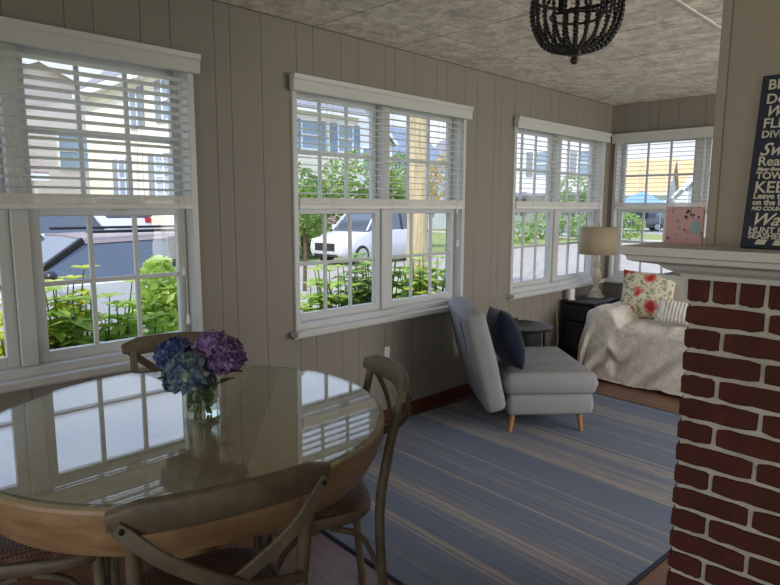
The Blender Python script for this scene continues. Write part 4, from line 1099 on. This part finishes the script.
shrub('flowering_bush', 'pink flowering bush left of the white crossover', 'bush', (-16.6, 14.2, G), [(0, 0, .9, 1.0, .9), (.3, 1.2, .8, .9, .8), (-.2, -1.2, .9, 1.0, .9)], 'leaf_mid', .2, 41, None, 700, None, (46, .2))
shrub('bushy_tree', 'green bushy tree behind the bonnet of the white crossover', 'tree', (-17.5, 18.4, G), [(0, 0, 3.0, 1.6, 1.4), (.5, 1.3, 2.4, 1.2, 1.1), (0, -1, 2.2, 1.2, 1.1)], 'leaf_tree', .24, 42, (.1, 2.4), 900, 'trees across the street')
shrub('bushy_tree', 'green tree before the cream house at the left of the middle window', 'tree', (-17.6, 14.8, G), [(0, 0, 2.7, 1.3, 1.1), (.3, -1.0, 2.2, 1.0, .9), (0, 1.1, 2.0, 1.1, .9)], 'leaf_tree', .24, 43, (.1, 2.2), 800, 'trees across the street')
shrub('bushy_tree', 'bright green tree directly left of the utility pole', 'tree', (-17.6, 21.6, G), [(0, 0, 3.2, 1.1, 1.4), (.2, .8, 2.2, 1.0, 1.0), (0, -.6, 1.9, 1.0, 1.0)], 'leaf_tree', .24, 44, (.1, 2.4), 800, 'trees across the street')
shrub('bushy_tree', 'orange tinted tree directly right of the utility pole', 'tree', (-14.2, 21.0, G), [(0, 0, 3.0, 1.1, 1.3), (0, .8, 2.2, .9, .9)], 'leaf_orange', .22, 45, (.1, 2.2), 700, 'trees across the street')
shrub('young_tree', 'thin young tree with grey trunk at the left of the middle window', 'tree', (-8.6, 8.75, G), [(0, 0, 2.05, .55, .6), (0, .2, 1.6, .4, .35)], 'leaf_mid', .11, 46, (.05, 1.9), 700)
shrub('hedge_shrub', 'low clipped hedge far right in the middle window', 'shrub', (-18, 28, G), [(0, 0, .6, 1.3, .6), (1.5, 1.6, .6, 1.3, .6)], 'leaf_mid', .2, 47, None, 600)
shrub('garden_shrub', 'low green shrub with pink flowers, lower left of the corner window', 'shrub', (-2.8, 8.6, G), [(0, 0, .34, .5, .3), (-.5, .6, .3, .45, .28)], 'leaf_mid', .09, 48, None, 700, None, (18, .07))
shrub('garden_shrub', 'leafy shrubs before the tall white house', 'shrub', (-17.4, 34.6, G), [(0, 0, .9, 1.1, .9), (2.2, .8, .8, 1.1, .8), (4.2, 2.0, .9, 1.1, .8)], 'leaf_tree', .22, 49, None, 600)
shrub('bushy_tree', 'small tree at the right corner of the tall white house', 'tree', (-17.0, 37.0, G), [(0, 0, 3.0, 1.1, 1.1)], 'leaf_tree', .22, 50, (.1, 2.4), 700, 'trees across the street')
shrub('garden_shrub', 'green shrub right of the dark grey car', 'shrub', (-16.6, 54, G), [(0, 0, .8, 1.0, .8), (1.2, .5, .7, .9, .7)], 'leaf_mid', .2, 51, None, 500)
# ------------------------------------------------------------------ light and camera
w = bpy.data.worlds.new('World'); sc.world = w; w.use_nodes = True; nt = w.node_tree
for x in list(nt.nodes): nt.nodes.remove(x)
def N(t, **k):
    x = nt.nodes.new('ShaderNode'+t)
    for a, v in k.items(): setattr(x, a, v)
    return x
L = nt.links.new
tc = N('TexCoord'); sx = N('SeparateXYZ'); L(tc.outputs['Generated'], sx.inputs[0])
rp = N('ValToRGB'); rp.color_ramp.elements[0].position = 0; rp.color_ramp.elements[0].color = (.86, .88, .91, 1)
rp.color_ramp.elements[1].position = .8; rp.color_ramp.elements[1].color = (.8, 1.1, 1.8, 1)
e = rp.color_ramp.elements.new(.18); e.color = (.66, .73, .84, 1)
e = rp.color_ramp.elements.new(.36); e.color = (.90, 1.08, 1.48, 1)
L(sx.outputs[2], rp.inputs[0])
mp_ = N('Mapping'); mp_.inputs['Scale'].default_value = (1.6, 1.6, 4.0); L(tc.outputs['Generated'], mp_.inputs[0])
nz = N('TexNoise'); nz.inputs['Scale'].default_value = 2.2; nz.inputs['Detail'].default_value = 7; nz.inputs['Roughness'].default_value = .6; L(mp_.outputs[0], nz.inputs['Vector'])
cr = N('ValToRGB'); cr.color_ramp.elements[0].position = .47; cr.color_ramp.elements[0].color = (0, 0, 0, 1); cr.color_ramp.elements[1].position = .72; cr.color_ramp.elements[1].color = (.5, .5, .5, 1); L(nz.outputs['Fac'], cr.inputs[0])
mx = N('Mix', data_type='RGBA'); L(cr.outputs[0], mx.inputs[0]); L(rp.outputs[0], mx.inputs[6]); mx.inputs[7].default_value = (1.3, 1.35, 1.45, 1)
bg = N('Background'); bg.inputs[1].default_value = SKY = .95; L(mx.outputs[2], bg.inputs[0])
ow = N('OutputWorld'); L(bg.outputs[0], ow.inputs[0])
def window_light(name, loc, rot, sx_, sy_, e_):
    l = bpy.data.lights.new(name, 'AREA'); l.shape = 'RECTANGLE'; l.size = sx_; l.size_y = sy_; l.energy = e_; l.color = (1, .98, .95)
    o = bpy.data.objects.new(name, l); C.objects.link(o); o.location = loc; o.rotation_euler = rot
window_light('back_fill', (2.35, YB+.05, 1.35), (PI/2, 0, 0), 3.6, 1.6, FILL_B)  # area lamp added behind the camera to lift the room
window_light('far_side_fill', (XR-.03, 4.35, 1.45), (PI/2-R(14), 0, PI/2), 2.9, 1.4, FILL_F)  # area fill added for windows assumed on the right wall, out of view
window_light('side_fill', (XR-.05, -1.9, 1.1), (PI/2, 0, PI/2), 2.5, 1.9, FILL_S)  # weak extra area fill from the unseen right side, added for brightness
sl = bpy.data.lights.new('sun', 'SUN'); sl.energy = 2.9; sl.angle = R(.6); sl.color = (1, .95, .86)
so = bpy.data.objects.new('sun', sl); C.objects.link(so)
so.rotation_euler = Vector((.2, -.58, .79)).to_track_quat('Z', 'Y').to_euler()

cam = bpy.data.cameras.new('camera'); co = bpy.data.objects.new('camera', cam); C.objects.link(co); sc.camera = co
yaw, pitch, roll = .782085, .14026, .00484
cy, sy, cp, sp_ = math.cos(yaw), math.sin(yaw), math.cos(pitch), math.sin(pitch)
fw = V(-sy*cp, cy*cp, -sp_); rt_ = V(cy, sy, 0); up = rt_.cross(fw)
r2 = rt_*math.cos(roll)+up*math.sin(roll); u2 = -rt_*math.sin(roll)+up*math.cos(roll)
co.matrix_world = Matrix(((r2.x, u2.x, -fw.x, 2.94), (r2.y, u2.y, -fw.y, 0), (r2.z, u2.z, -fw.z, 1.5), (0, 0, 0, 1)))
cam.sensor_width = 36; cam.lens = 612/780*36; cam.clip_start = .05; cam.clip_end = 500
vs_ = sc.view_settings; vs_.view_transform = 'Standard'; vs_.look = 'None'; vs_.gamma = 1; vs_.use_curve_mapping = False; vs_.exposure = .47
sc.cycles.max_bounces = 10; sc.cycles.diffuse_bounces = 5; sc.cycles.transparent_max_bounces = 24
sc.cycles.use_denoising = True; sc.cycles.sample_clamp_indirect = 6
